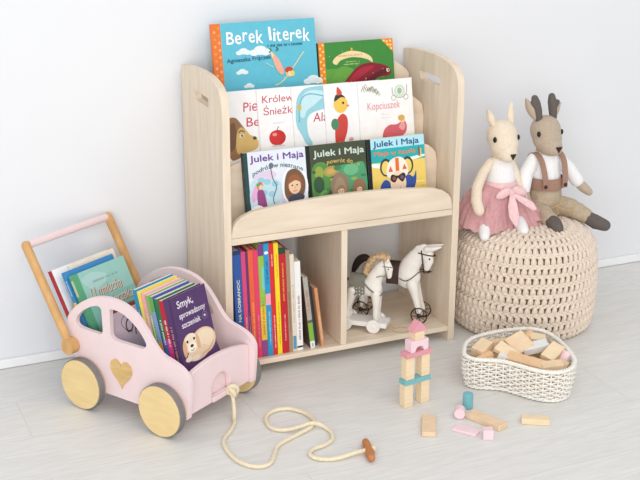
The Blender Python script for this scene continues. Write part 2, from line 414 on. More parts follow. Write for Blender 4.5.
def beach_art(a, w, h):
    a.rect(0, 0, w, h, (238, 208, 108)); a.rect(.009, h-.060, w, h-.025, (38, 174, 176)); a.rect(.009, h-.026, w, h, (180, 226, 242)); a.blob([(.013, h-.060), (.05, h-.066), (.1, h-.056), (w-.006, h-.050), (w-.006, h-.056), (.1, h-.064), (.05, h-.074), (.013, h-.070)], (240, 246, 240))
    a.rect(0, 0, .009, h, (22, 30, 36))
    for i in range(14): a.ell(.02+.13*rnd.random(), .015+.08*rnd.random(), .012, .002, rnd.choice([(248, 226, 140), (228, 188, 84)]))
    a.text('Julek i Maja', .016, h-.0205, .0200, (24, 92, 128), wid=.126, bold=.022)
    a.text('Misja w czasie', .017, h-.043, .0150, (232, 126, 62), wid=.114, bold=.016, wob=.0008)
    a.rect(.139, h-.054, .143, h-.030, (150, 70, 60)); a.rect(.1445, h-.058, .1475, h-.034, (238, 200, 90)); a.o = a.o+a.ey*.022
    for k in (-1, 1): a.ell(.077+k*.03, .085, .016, .022, (52, 60, 74)); a.ell(.077+k*.03, .084, .0115, .017, (238, 208, 108))
    a.blob([(.03, .04), (.045, .055), (.06, .04), (.055, .015), (.03, .015)], (52, 82, 162)); a.blob([(.095, .05), (.108, .062), (.122, .055), (.13, .07), (.128, .04), (.115, .015), (.095, .015)], (52, 82, 162))
    a.blob([(.05, .062), (.052, .09), (.066, .105), (.09, .107), (.105, .09), (.106, .064), (.078, .055)], (246, 238, 226)); a.rect(.0735, .07, .0835, .106, (232, 112, 44))
    a.poly([(.053, .073), (.066, .073), (.06, .088)], (226, 104, 52)); a.poly([(.092, .076), (.105, .076), (.098, .09)], (226, 104, 52))
    a.ell(.079, .044, .022, .03, (246, 216, 186)); a.blob([(.058, .058), (.063, .066), (.078, .062), (.094, .068), (.1, .06), (.092, .046), (.084, .05), (.078, .056), (.07, .046), (.06, .05)], (48, 36, 40)); a.ell(.068, .056, .005, .005, (150, 80, 80)); a.ell(.09, .057, .005, .005, (120, 90, 110))
    a.line([(.07, .032), (.078, .029), (.086, .033)], .0018, (190, 104, 80)); a.ell(.079, .018, .02, .008, (236, 214, 196))
g1 = 'hardback picture books in the front row of the bookcase'
for x0, cov, art, lab in ((.078, (226, 232, 240), snow_art, 'square white picture book with hooded child and purple title behind the bookcase front lip'),
                          (.237, (66, 90, 58), forest_art, 'dark green picture book with forest cover, middle of the front display row'),
                          (.399, (238, 208, 108), beach_art, 'yellow and turquoise picture book with goggled child in an orange striped helmet')):
    book('picture_book', lab, .157, .180, .011, disp(x0, 0, -.2425, .3585, .18, .011), cov, art=art, spine=(30, 44, 44), group=g1)
# second row: five thin white fairy-tale books that overlap like a fan
WH = (243, 242, 242); RED = (196, 70, 84)
def beast_art(a, w, h):
    a.text('Piękna', .043, h-.050, .031, (200, 70, 90), wid=.082, bold=.004, shear=.08); a.text('i Bestia', .055, h-.082, .029, (200, 70, 90), wid=.074, bold=.004, shear=.08) if False else a.text('Bestia', .048, h-.086, .031, (200, 70, 90), wid=.082, bold=.004, shear=.08)
    a.blob([(0.001, .03), (0.001, h-.073), (.02, h-.062), (.036, h-.08), (.048, .085), (.05, .05), (.03, .03)], (150, 112, 78)); a.blob([(0.001, .05), (.004, .1), (.018, .112), (.022, .08), (.012, .05)], (118, 84, 58))
    a.blob([(.02, .04), (.022, .085), (.034, .1), (.046, .092), (.056, .08), (.072, .072), (.074, .05), (.05, .04)], (212, 178, 110)); a.ell(.034, .08, .006, .004, (232, 224, 190), .3); a.ell(.035, .08, .0025, .003, (60, 50, 40)); a.ell(.0665, .0715, .005, .004, (84, 62, 52)); a.line([(.026, .088), (.034, .092), (.042, .088)], .003, (120, 84, 54))
def apple_art(a, w, h):
    a.text('Królewna', .012, h-.033, .0245, RED, wid=.105, bold=.004, shear=.05); a.text('Śnieżka', .013, h-.062, .0245, RED, wid=.085, bold=.004, shear=.05)
    a.words(.035, h-.084, 6, .003, (200, 190, 190), .03)
    a.ell(.045, .068, .021, .0185, (196, 44, 44)); a.ell(.038, .068, .015, .017, (206, 50, 48)); a.ell(.038, .076, .006, .004, (236, 150, 140)); a.line([(.045, .083), (.046, .09), (.05, .094)], .0016, (96, 62, 44)); a.ell(.045, .0485, .018, .002, (214, 208, 208))
def feather_art(a, w, h):
    a.blob([(.008, .02+.07), (.006, .115), (.012, .155), (.026, h-.012), (.05, h-.004), (w-.02, h-.006), (w-.02, h-.05), (.075, h-.06), (.05, h-.066), (.036, .105), (.036, .07), (.046, .045), (.03, .045), (.018, .07)], (150, 206, 218))
    a.blob([(.016, .12), (.024, .155), (.045, h-.012), (.09, h-.02), (.06, h-.045), (.036, h-.06), (.028, .11)], (196, 228, 234)); a.line([(.014, .1), (.022, .15), (.045, h-.02), (.09, h-.03)], .003, (104, 178, 198)); a.ell(.017, .135, .0055, .0075, (206, 186, 92))
    a.text('Aladyn', .051, h-.088, .031, RED, wid=.080, bold=.004, shear=.1)
def parrot_art(a, w, h):
    # a plain red and yellow bird
    a.blob([(.022, .045), (.026, .09), (.044, .112), (.058, .1), (.056, .07), (.046, .045), (.04, .03), (.03, .03)], (206, 70, 62)); a.ell(.042, .135, .019, .021, (238, 198, 92)); a.blob([(.026, .143), (.03, .158), (.044, .16), (.056, .15), (.044, .152)], (60, 54, 54))
    a.blob([(.034, .158), (.036, .178), (.048, .162)], (214, 84, 66)); a.ell(.024, .088, .0105, .014, (80, 136, 98)); a.ell(.049, .138, .003, .003, (40, 30, 30)); a.poly([(.058, .135), (.067, .13), (.058, .127)], (222, 140, 70)); a.line([(.034, .045), (.033, .022)], .006, (226, 134, 70)); a.line([(.044, .045), (.05, .022)], .006, (226, 134, 70)); a.ell(.065, .047, .0065, .0065, (222, 180, 180)); a.line([(.06, .047), (.07, .048)], .002, (190, 110, 110))
def carriage_art(a, w, h):
    for i in range(16):
        x = .008+.045*(i/16); y = h-.026-.014*(i/16)+.014*rnd.random(); a.line([(x, y), (x+.004, y+.008), (x+.009, y-.002)], .0014, rnd.choice([(150, 152, 116), (120, 110, 84), (176, 176, 150)]))
    a.ell(.113, h-.030, .0145, .015, (206, 216, 200)); a.ell(.113, h-.03, .011, .0115, (226, 232, 220)); a.ell(.113, h-.03, .006, .008, (150, 190, 160))
    for x in (.096, .13): a.ell(x, h-.046, .007, .007, (168, 174, 158)); a.ell(x, h-.046, .0055, .0055, (240, 240, 236))
    a.line([(.093, h-.02), (.095, h-.038), (.113, h-.047), (.131, h-.038), (.134, h-.016)], .0018, (158, 164, 148))
    a.text('Kopciuszek', .022, h-.071, .026, (228, 150, 156), wid=.09, bold=.002, shear=.05); a.words(.06, h-.086, 6, .003, (222, 200, 200), .02); a.words(.056, h-.094, 6, .003, (222, 200, 200), .028)
    a.blob([(.062, .04), (.064, .062), (.08, .074), (.1, .074), (.12, .082), (.128, .068), (.122, .05), (.1, .04)], (208, 96, 108)); a.blob([(.106, .066), (.116, .08), (.124, .07), (.118, .058)], (230, 160, 160)); a.ell(.117, .084, .006, .007, (240, 206, 176)); a.ell(.114, .089, .0095, .0075, (216, 170, 84)); a.line([(.068, .046), (.064, .04), (.074, .036)], .004, (160, 60, 70))
g2 = 'thin white fairy tale books fanned along the second tier'
rowb = [(.067, .155, beast_art, 'white fairy tale book showing a brown maned beast, first of the overlapping second row'),
        (.1455, .152, apple_art, 'white fairy tale book with a shiny red apple on its cover'),
        (.233, .152, feather_art, 'white fairy tale book with a pale blue feathered swirl on its cover'),
        (.3155, .152, parrot_art, 'white fairy tale book with small red and yellow figure on its cover'),
        (.405, .149, carriage_art, 'white fairy tale book with pink title, carriage sketch and figure in pink dress')]
for i, (x0, w, art, lab) in enumerate(rowb):
    book('fairy_tale_book', lab, w, .186, .0040, disp(x0, 0, -.1585-.0046*i, .4815, .186, .004), WH, art=art, group=g2, hard=False)
# top row
def sky_art(a, w, h):
    a.rect(.02, 0, w, h, (98, 190, 212)); a.rect(0, 0, .021, h, (232, 120, 50))
    for i in range(26): a.ell(.005+.011*(i % 2), .004+i*.0085, .003, .0035, rnd.choice([(244, 176, 110), (240, 150, 70)]))
    for x, y, s in ((.075, h-.072, 1.1), (.118, h-.074, 1.6), (.068, h-.119, .9), (.083, h-.153, .8), (.252, .075, 1.5)):
        for dx, dy, r in ((-.010, 0, .006), (0, .003, .0085), (.009, .0, .0065)): a.ell(x+dx*s, y+dy*s, r*s*1.25, r*s*.8, (232, 240, 242))
    wt = 'Berek literek'; x = .034
    lift = {0: 0, 1: -.001, 2: .005, 3: .001, 4: -.002, 6: .003, 7: .001, 8: -.001, 9: .002, 10: -.002, 11: .003, 12: -.004}
    for i, ch in enumerate(wt):
        if ch == ' ': x += .013; continue
        wd = {'B': .0185, 'k': .0165, 'l': .0055, 'i': .0055, 't': .0115, 'r': .0115}.get(ch, .0148)
        a.text(ch, x, h-.050+lift.get(i, 0), .046 if ch != 'B' else .042, (248, 250, 250), wid=wd, bold=.010, rot=rnd.uniform(-.08, .08)); x += wd+.0042
    a.words(.138, h-.063, 18, .0066, (44, 92, 128), .09)
    a.text('Agnieszka Frączek', .031, h-.094, .0135, (44, 84, 120), wid=.114, bold=.010, rot=.03)
    a.line([(.142, h-.066), (.146, h-.072), (.14, h-.076)], .0035, (70, 130, 80)); a.line([(.16, h-.064), (.164, h-.07), (.158, h-.073)], .0035, (60, 120, 100))
    a.blob([(.146, h-.078), (.158, h-.085), (.17, h-.105), (.176, h-.126), (.166, h-.13), (.154, h-.11)], (240, 176, 150)); a.blob([(.144, h-.074), (.152, h-.08), (.148, h-.09)], (238, 214, 160))
    a.line([(.196, h-.12), (.21, h-.105), (.226, h-.085), (.232, h-.08)], .0022, (238, 226, 160)); a.line([(.184, h-.135), (.166, h-.15), (.15, h-.156)], .0022, (238, 226, 160)); a.line([(.13, h-.1), (.15, h-.112)], .002, (180, 220, 200))
    a.ell(.19, h-.126, .0105, .012, (236, 206, 120)); a.ell(.189, h-.121, .0105, .0075, (206, 66, 48)); a.ell(.191, h-.130, .006, .006, (246, 220, 180)); a.ell(.198, h-.13, .005, .007, (240, 216, 110))
g3 = 'large picture books along the top of the bookcase'
book('picture_book', 'large turquoise picture book with orange spine and white wobbly title, topmost on the bookcase', .266, .228, .012, disp(.067, 0, -.0845, .5875, .228, .012), (98, 190, 212), art=sky_art, spine=(232, 120, 50), group=g3)
def green_art(a, w, h):
    a.rect(0, 0, w, h, (62, 138, 58)); a.rect(.015, 0, .08, .1, (96, 160, 62)); a.blob([(.015, .03), (.05, .1), (.1, .09), (.13, .04), (.1, .01), (.02, .01)], (104, 166, 66))
    a.rect(0, 0, .016, h, (238, 138, 40))
    for i in range(20): a.ell(.004+.008*(i % 2), .004+i*.0082, .0028, .0028, (250, 214, 130))
    a.poly([(w-.034, h), (w, h-.034), (w, h)], (238, 138, 40))
    for x, y in ((.007, .006), (.007, .016), (.017, .007), (.006, .025), (.025, .005), (.015, .015)): a.ell(w-x, h-y, .003, .003, (250, 214, 130))
    a.blob([(.036, h-.048), (.05, h-.034), (.085, h-.024), (.12, h-.03), (.142, h-.042), (.146, h-.056), (.132, h-.048), (.11, h-.042), (.085, h-.04), (.058, h-.046), (.046, h-.056)], (240, 218, 166)); a.words(.052, h-.037, 14, .0045, (206, 140, 90), .066)
    a.ell(.09, h-.02, .003, .004, (232, 170, 60)); a.words(.072, h-.052, 8, .0032, (210, 226, 150), .03); a.words(.066, h-.058, 9, .0032, (210, 226, 150), .042)
    a.blob([(.05, .048), (.07, .07), (.1, .098), (.13, .108), (.165, .104), (.19, .094), (.197, .082), (.188, .072), (.16, .07), (.14, .056), (.11, .045), (.08, .04)], (138, 28, 46)); a.blob([(.07, .06), (.1, .09), (.13, .1), (.15, .098), (.12, .08), (.09, .062)], (176, 40, 60)); a.blob([(.12, .06), (.15, .08), (.18, .09), (.19, .08), (.16, .072), (.14, .058)], (96, 22, 38)); a.ell(.188, .086, .0045, .0045, (230, 222, 206)); a.ell(.189, .086, .0022, .0022, (20, 16, 16)); a.line([(.105, .048), (.108, .03)], .004, (236, 220, 160))
    for i in range(18): a.ell(.02+.17*rnd.random(), .045+.1*rnd.random(), .0012, .0012, (176, 206, 110))
book('picture_book', 'green picture book with a crimson bird and cream ribbon beside the turquoise one', .206, .165, .011, disp(.339, 0, -.0835, .5875, .165, .011), (62, 138, 58), art=green_art, spine=(70, 80, 50), back=(60, 70, 44), group=g3)

# ---- upright books in the left cubby: spines to the room
def bk(x0, x1, top, col, lab, depth=.205, lean=-2.0, sart=None, y=-.2725, z=.0425, back=None, nm='book'):
    tt = x1-x0; M = T(x1, y, z) @ R(lean, 'Y') @ R(90, 'Z')
    book(nm, lab, depth, top-z, tt, M, col, back=back, sart=sart, group='books standing in the left cubby')
def lines(col, *rows):
    def f(a, h, t):
        for (x, y, L, s) in rows: a.words(h*x, t*y, 8, s, col, h*L)
    return f
def navy_s(a, h, t): a.text('NA DOBRANOC', h*.36, t*.30, t*.46, (226, 220, 200), wid=h*.38, bold=.02); a.rect(h*.965, 0, h, t, (30, 52, 104))
def multi_s(a, h, t):
    a.rect(h*.45, 0, h*.9, t, (150, 190, 70)); a.rect(0, 0, h*.45, t, (232, 200, 60)); a.rect(0, 0, h*.15, t, (150, 70, 140)); a.rect(h*.9, 0, h, t, (122, 60, 130)); a.rect(h*.6, 0, h*.8, t*.5, (120, 200, 190)); a.words(h*.2, t*.3, 8, t*.4, (180, 90, 60), h*.3)
def cyan_s(a, h, t): a.rect(h*.46, 0, h*.56, t, (238, 170, 190)); a.words(h*.1, t*.3, 8, t*.28, (200, 228, 240), h*.3); a.ell(h*.92, t*.5, t*.3, t*.4, (240, 245, 245)); a.words(h*.65, t*.3, 8, t*.4, (20, 70, 120), h*.2)
def red_s(a, h, t): a.words(h*.5, t*.35, 8, t*.26, (230, 170, 70), h*.35); a.words(h*.12, t*.35, 8, t*.2, (240, 190, 180), h*.25); a.rect(h*.94, 0, h, t, (30, 70, 50))
def white_s(a, h, t): a.words(h*.12, t*.3, 8, t*.38, (150, 110, 110), h*.5); a.rect(h*.03, 0, h*.05, t, (40, 40, 44))
def cream_s(a, h, t): a.rect(h*.02, t*.1, h*.16, t*.9, (90, 150, 180)); a.words(h*.3, t*.3, 8, t*.35, (190, 160, 120), h*.4)
def grey_s(a, h, t): a.rect(h*.1, 0, h*.36, t, (130, 180, 60)); a.rect(0, 0, h*.1, t, (236, 236, 236)); a.words(h*.02, t*.3, 6, t*.4, (60, 60, 60), h*.05); a.words(h*.5, t*.25, 8, t*.5, (196, 106, 84), h*.3); a.rect(h*.36, 0, h*.4, t, (100, 90, 80))
bx = [(.0325, .0535, .322, (44, 86, 158), 'tall dark blue book with cream spine lettering, at the left end of the cubby', navy_s),
      (.054, .0645, .318, (214, 70, 120), 'magenta book right beside the tall dark blue one', lines((240, 190, 200), (.1, .3, .3, .004))),
      (.065, .0705, .317, (96, 52, 108), 'thin dark purple book between magenta and orange spines', lines((190, 150, 190), (.1, .25, .3, .003))),
      (.071, .0835, .319, (232, 96, 62), 'orange red book beside the thin purple one in the cubby', lines((250, 180, 120), (.12, .3, .4, .004))),
      (.084, .0955, .318, (226, 62, 104), 'hot pink book between orange and multicoloured spines', lines((244, 140, 160), (.1, .3, .3, .004))),
      (.096, .110, .330, (150, 190, 70), 'book with purple, green and yellow patchwork spine', multi_s),
      (.1105, .1235, .330, (38, 152, 204), 'bright blue book with a pink patch on its spine', cyan_s),
      (.124, .1355, .329, (214, 44, 48), 'scarlet book between bright blue and yellow spines', lines((250, 230, 220), (.06, .3, .3, .003), (.8, .3, .1, .003))),
      (.136, .1475, .328, (246, 216, 40), 'bright yellow book standing in the cubby', lines((190, 130, 30), (.08, .3, .4, .0028), (.7, .3, .2, .0028))),
      (.148, .1655, .315, (192, 32, 44), 'thick crimson book with gold lettering right of the yellow one', red_s),
      (.166, .1755, .306, (166, 138, 112), 'brown spined book between crimson and cream books', lines((120, 96, 76), (.2, .3, .4, .004))),
      (.176, .1865, .294, (226, 216, 200), 'cream book with a blue patch low on its spine', cream_s),
      (.187, .2025, .274, (240, 238, 236), 'white book with dark mark near its foot, last of the straight ones', white_s)]
for x0, x1, top, col, lab, sa in bx: bk(x0, x1, top, col, lab, sart=sa)
bk(.2225, .2345, .232, (176, 170, 158), 'grey book with a lime green spine base, leaning on the white one', lean=-6.5, sart=grey_s, back=(90, 70, 56), nm='book')
bk(.2375, .2445, .212, (42, 66, 84), 'thin dark blue book squeezed behind the orange spine in the cubby', lean=-6.8, y=-.262, nm='book')
bk(.2510, .2595, .200, (206, 146, 104), 'small tan orange book leaning at the right end of the cubby row', lean=-7.3, sart=lines((236, 200, 160), (.1, .25, .5, .004)), nm='book')

# ================================================================== TOY HORSES in the right cubby
def frame(px, py, hx, hy, z0=.0418):
    l = math.hypot(hx, hy); hx /= l; hy /= l
    return Matrix(((hx, -hy, 0, px), (hy, hx, 0, py), (0, 0, 1, z0), (0, 0, 0, 1)))
def wheel_spoked(M, u, w, r, parent):
    mb = MB(M).use(dark_metal)
    ring = [(u+r*math.cos(a), w, r+.0006+r*math.sin(a)) for a in [2*PI*i/40 for i in range(40)]]
    c = Vector((u, w, r+.0006))
    mb.tube([c+(Vector(p)-c)*.92 for p in ring], .0017, 8, loop=True)
    for k in range(8):
        a = 2*PI*k/8+.2; mb.tube([c, c+Vector((math.cos(a), 0, math.sin(a)))*r*.9], .0009, 6)
    mb.ell(c, .0062, .0045, .0062)
    return obj('wheel', mb, parent)
MBg = frame(.5, -.183, .753, -.659)
hb = thing('toy_horse', 'large white wooden toy horse with black tail, dark bridle and spoked wheels', 'toy horse', MBg @ Vector((0, 0, 0)))
mb = MB(MBg).use(horse_white)
mb.ell((-.045, 0, .125), .044, .0185, .031); mb.ell((-.005, 0, .122), .048, .0170, .029); mb.ell((.034, 0, .121), .034, .0185, .035)
flat = MBg @ Matrix.Diagonal((1, .62, 1, 1)); mb.M = flat
mb.tube([(.032, 0, .128), (.042, 0, .154), (.056, 0, .176), (.070, 0, .189)], [.030, .0255, .0215, .0185], 18, ends=True)
mb.tube([(.048, 0, .178), (.060, 0, .196), (.074, 0, .200)], [.012, .011, .012], 14, ends=True)
mb.tube([(.074, 0, .190), (.084, 0, .182), (.0865, 0, .164), (.0825, 0, .148)], [.018, .0175, .0135, .0095], 16, ends=True); mb.M = MBg
for k in (-1, 1):
    mb.tube([(.082, k*.008, .200), (.100, k*.011, .204), (.121, k*.012, .211)], [.008, .007, .0022], 10, ends=True)
    mb.tube([(.048, k*.011, .105), (.058, k*.015, .075), (.066, k*.016, .045), (.071, k*.016, .030)], [.016, .0105, .0082, .0085], 12, ends=True)
    mb.tube([(-.062, k*.011, .115), (-.074, k*.014, .082), (-.083, k*.015, .055), (-.084, k*.015, .030)], [.019, .0115, .008, .0085], 12, ends=True)
obj('body', blob(mb, .0016, 5), hb)
mb = MB(MBg).use(tail_m); mb.tube(spline([(-.066, 0, .148), (-.078, 0, .158), (-.093, 0, .152), (-.105, 0, .134), (-.113, 0, .112)], 5), [v*.92 for v in [.006, .007, .008, .009, .0098, .0105, .011, .0115, .0118, .012, .012, .0118, .0115, .011, .0105, .0098, .009, .008, .0065, .005, .003]], 12, ends=True); obj('tail', mb, hb)
def saddle(M, u0, u1, zc, ry, rz, m, drop, parent, name='saddle', dots=False, scal=False):
    mb = MB(M).use(m); rows = []; n = 22
    for q in (1.0, 1.08):
        for i in range(9):
            u = u0+(u1-u0)*i/8; r = []
            for j in range(n+1):
                a = -drop+(2*drop)*j/n
                zz = zc+rz*q*math.cos(a) if abs(a) < 1.5 else zc-(abs(a)-1.5)*rz*1.05
                yy = ry*q*math.sin(max(-1.5, min(1.5, a)))
                if scal and abs(a) > 1.4: zz += .006*abs((i-4)/4)**2
                r.append((u, yy, zz))
            rows.append(r)
    A, B = rows[:9], rows[9:]
    mb.rings(A, closed=False, cap=False); mb.rings(B, closed=False, cap=False)
    for X, Y in ((A[0], B[0]), (A[-1], B[-1])): mb.rings([X, Y], closed=False, cap=False)
    for j in (0, n): mb.rings([[r[j] for r in A], [r[j] for r in B]], closed=False, cap=False)
    if dots:
        mb.use(horse_white)
        for i in range(5):
            for j in range(3): mb.ell((u0+(u1-u0)*(.12+.19*i), -ry*1.09, zc-.004-.009*j+(.002 if i % 2 else 0)), .0015, .0007, .0015, seg=8, rn=5)
    return obj(name, mb, parent, weld=.00005)
saddle(MBg, -.018, .014, .124, .0192, .0325, saddle_m, 2.15, hb)
mb = MB(MBg).use(dark_metal)
for k in (-1, 1):
    mb.tube([(.070, k*.0120, .197), (.073, k*.0125, .178), (.076, k*.0095, .150), (.077, k*.0068, .136)], .0017, 6)
    mb.tube(spline([(.078, k*.0068, .139), (.066, k*.011, .138), (.05, k*.0205, .124), (.032, k*.0195, .113), (.016, k*.019, .118)], 5), .0012, 6)
    mb.tube([(.062, k*.0125, .190), (.085, k*.0120, .186), (.100, k*.0060, .183)], .0017, 6)
mb.tube([(.077, -.0068, .136), (.088, -.0058, .137), (.0945, 0, .139), (.088, .0058, .137), (.077, .0068, .136)], .0017, 6)
mb.tube([(.100, -.006, .183), (.104, 0, .184), (.100, .006, .183)], .0017, 6)
obj('bridle', mb, hb)
for k in (-1, 1):
    mb = MB(MBg).use(black_bead); mb.ell((.091, k*.0092, .175), .0022, .0022, .0026); obj('eye', mb, hb)
for u in (.071, -.084):
    mb = MB(MBg).use(dark_metal); mb.cyl((u, -.024, .0231), (u, .024, .0231), .0024, seg=12); obj('axle', mb, hb)
    for k in (-1, 1): wheel_spoked(MBg, u, k*.0235, .0225, hb)
# small horse on its platform
MSm = frame(.4215, -.230, .753, -.659)
hs = thing('toy_horse', 'small white toy horse with curly blond mane and grey blanket on a wheeled platform', 'toy horse', MSm @ Vector((0, 0, 0)))
mb = MB(MSm).use(horse_white)
mb.ell((-.046, 0, .115), .031, .016, .025); mb.ell((-.014, 0, .114), .030, .0165, .026)
mb.M = MSm @ Matrix.Diagonal((1, .66, 1, 1))
mb.tube([(-.008, 0, .125), (.000, 0, .145), (.012, 0, .166), (.023, 0, .180)], [.023, .0185, .0155, .013], 16, ends=True)
mb.tube([(.024, 0, .180), (.0325, 0, .166), (.0335, 0, .148)], [.013, .0115, .0075], 14, ends=True); mb.M = MSm
for k in (-1, 1):
    mb.tube([(.030, k*.007, .188), (.034, k*.008, .198)], [.004, .0015], 8, ends=True)
    mb.tube([(.002, k*.008, .100), (.004, k*.0105, .070), (.003, k*.011, .040), (.004, k*.011, .031)], [.0135, .0092, .0072, .0075], 12, ends=True)
    mb.tube([(-.058, k*.008, .105), (-.066, k*.010, .075), (-.072, k*.011, .050), (-.070, k*.011, .031)], [.015, .010, .007, .0075], 12, ends=True)
obj('body', blob(mb, .0015, 5), hs)
mb = MB(MSm).use(mane_m)
for i in range(84):
    q = i/83; p = spline([(.029, 0, .196), (.014, 0, .200), (-.004, 0, .194), (-.017, 0, .178), (-.025, 0, .152)], 16)[int(q*63)]
    for k in (-1, 1): mb.ell(p+Vector((rnd.uniform(-.004, .004), k*rnd.uniform(0, .0085), rnd.uniform(-.004, .003))), .0052, .0052, .0052, seg=8, rn=6)
obj('mane', mb, hs)
saddle(MSm, -.066, -.025, .117, .0178, .0285, blanket_m, 2.3, hs, 'blanket', dots=True, scal=True)
mb = MB(MSm).use(blanket_m)
for k in (-1, 1):
    mb.tube(spline([(-.030, k*.0185, .132), (-.010, k*.0185, .112), (.012, k*.0135, .098), (.017, 0, .098)], 5), .0021, 6)
    mb.tube([(.021, k*.0088, .190), (.025, k*.0092, .168), (.030, k*.0056, .146)], .0012, 6); mb.tube([(.019, k*.0094, .175), (.034, k*.0086, .174), (.0425, k*.002, .172)], .0012, 6)
    mb.tube([(.030, k*.0056, .146), (.015, k*.0125, .150), (.004, k*.0145, .146)], .0012, 6)
obj('harness', mb, hs)
mb = MB(MSm).use(black_bead)
for k in (-1, 1):
    m2 = MB(MSm).use(black_bead); m2.ell((.033, k*.0074, .168), .0017, .0017, .0019, seg=10, rn=8); obj('eye', m2, hs)
mb.bm.free()
mb = MB(MSm).use(tail_m); mb.tube(spline([(-.074, 0, .128), (-.086, 0, .125), (-.092, 0, .10), (-.09, 0, .075)], 5), [.004+.0035*math.sin(PI*i/15) for i in range(16)], 10, ends=True); obj('tail', mb, hs)
mb = MB(MSm).use(white_paint); mb.box(-.098, .034, -.024, .024, .0135, .0262); obj('platform', mb, hs, bevel=.0015)
for u in (.002, -.072):
    for k in (-1, 1):
        mb = MB(MSm).use(white_paint); mb.cyl((u, k*.0246, .0182), (u, k*.0325, .0182), .0176, seg=36); mb.cyl((u, k*.0325, .0182), (u, k*.0345, .0182), .004, seg=16); obj('wheel', mb, hs, bevel=.001)
mb = MB(MSm).use(string_m); mb.tube(spline([(.034, -.004, .018), (.044, -.006, .006), (.062, -.006, .0016), (.082, .004, .0016), (.092, .018, .0016), (.082, .028, .0016), (.060, .026, .0016), (.044, .012, .004), (.034, .004, .018)], 6), .0012, 6); obj('pull_string', mb, hs)

# ================================================================== TOY CAR CART
MC = Matrix(((.523, .852, 0, -.348), (-.852, .523, 0, -.293), (0, 0, 1, 0), (0, 0, 0, 1)))   # (forward, across, up)
cart = thing('toy_cart', 'pale pink wooden toy car cart with heart, full of books, standing left of the bookcase', 'toy cart', MC @ Vector((.12, .144, 0)))
outl = [(-.048, .080), (-.039, .154), (-.060, .185), (-.060, .205), (-.046, .224), (-.022, .246), (.009, .265), (.042, .277), (.075, .281), (.108, .278), (.137, .269), (.160, .252), (.180, .229), (.197, .205), (.212, .189), (.226, .1805), (.250, .175), (.270, .168), (.286, .158), (.2965, .142), (.296, .110), (.290, .049), (.284, .045), (.240, .045), (.144, .045), (.045, .046), (-.03, .048)]
outl = rounded(outl, .02, 3); _o = [outl[0]]
for p in outl[1:]:
    if math.hypot(p[0]-_o[-1][0], p[1]-_o[-1][1]) > .0035: _o.append(p)
outl = _o
rwin = rounded([(-.034, .196), (-.029, .213), (-.009, .233), (.019, .249), (.040, .255), (.049, .250), (.050, .194), (.043, .187), (.007, .187), (-.022, .189)], .007, 3)
fwin = rounded([(.074, .256), (.099, .256), (.118, .251), (.137, .241), (.156, .227), (.172, .209), (.180, .194), (.168, .183), (.131, .183), (.095, .183), (.079, .185), (.072, .193)], .006, 3)
for d0, d1 in ((.024, .036), (.252, .264)):
    mb = MB(MC).use(pink_paint); mb.prism(outl, [rwin, fwin], d0, d1, lambda a, b, d: (a, d, b)); obj('side_panel', mb, cart, bevel=.0018)
hp = []
for i in range(48):
    a = 2*PI*i/48; x = 16*math.sin(a)**3; y = 13*math.cos(a)-5*math.cos(2*a)-2*math.cos(3*a)-math.cos(4*a)
    hp.append((.1015+x*.00200, .111+y*.00235))
mb = MB(MC).use(heart_wood); mb.prism(hp, [], .0205, .0238, lambda a, b, d: (a, d, b)); obj('heart', mb, cart, sharp=.8)
fb = [(.0365, .0485), (.117, .0485)]
fb += [(.149-.032*math.cos(a), .076+.034*math.sin(a)) for a in [PI*i/16 for i in range(17)]]
fb += [(.181, .0485), (.2515, .0485), (.2515, .139)] + [(.144+.1075*(1-2*i/16), .139+.0165*(1-(1-2*i/16)**2)) for i in range(1, 16)] + [(.0365, .139)]
mb = MB(MC).use(pink_paint); mb.prism(fb, [], .268, .280, lambda a, b, d: (d, a, b)); obj('front_board', mb, cart, bevel=.0015)
mb = MB(MC).use(pink_paint); mb.box(-.035, .267, .0365, .2515, .0485, .060); mb.box(.267, .2835, .1185, .1795, .0485, .060); obj('floor_board', mb, cart, bevel=.0015)
mb = MB(MC).use(pink_paint); mb.box(.2605, .2675, .100, .198, .0605, .116); obj('cord_recess', mb, cart, bevel=.001)
mb = MB(MC).use(pink_paint); mb.box(-.047, -.036, .0365, .2515, .0485, .103); obj('back_board', mb, cart, bevel=.0015)
for u0 in (-.0075, .2285):
    mb = MB(MC).use(oak); mb.cyl((u0, .0065, .060), (u0, .2815, .060), .005, seg=14); obj('axle', mb, cart)
    for wa, wb in ((.0, .0195), (.2685, .288)):
        mb = MB(MC).use(tyre_grey); mb.cyl((u0, wa+.001, .0606), (u0, wb-.001, .0606), .0604, seg=64); wt = obj('wheel', mb, cart, bevel=.0015, label='grey rimmed wheel')
        mb = MB(MC).use(disc_wood); mb.cyl((u0, wa-.0012, .0606), (u0, wb+.0012, .0606), .0582, seg=64); obj('hub_disc', mb, wt, bevel=.0008)
p0 = Vector((-.043, 0, .143)); p1 = Vector((-.163, 0, .359))
for wc in (.012, .276):
    mb = MB(MC).use(oak); o_ = Vector((0, wc, 0)); mb.tube([p0+o_, p1+o_], .0105, 20, ends=True); mb.cyl(p0+o_-Vector((0, .0105, 0)), p0+o_+Vector((0, .011, 0)), .0185, seg=32); obj('handle_pole', mb, cart)
mb = MB(MC).use(pink_paint); mb.cyl(p1+Vector((0, .020, 0)), p1+Vector((0, .268, 0)), .0092, seg=24); obj('handle_bar', mb, cart)
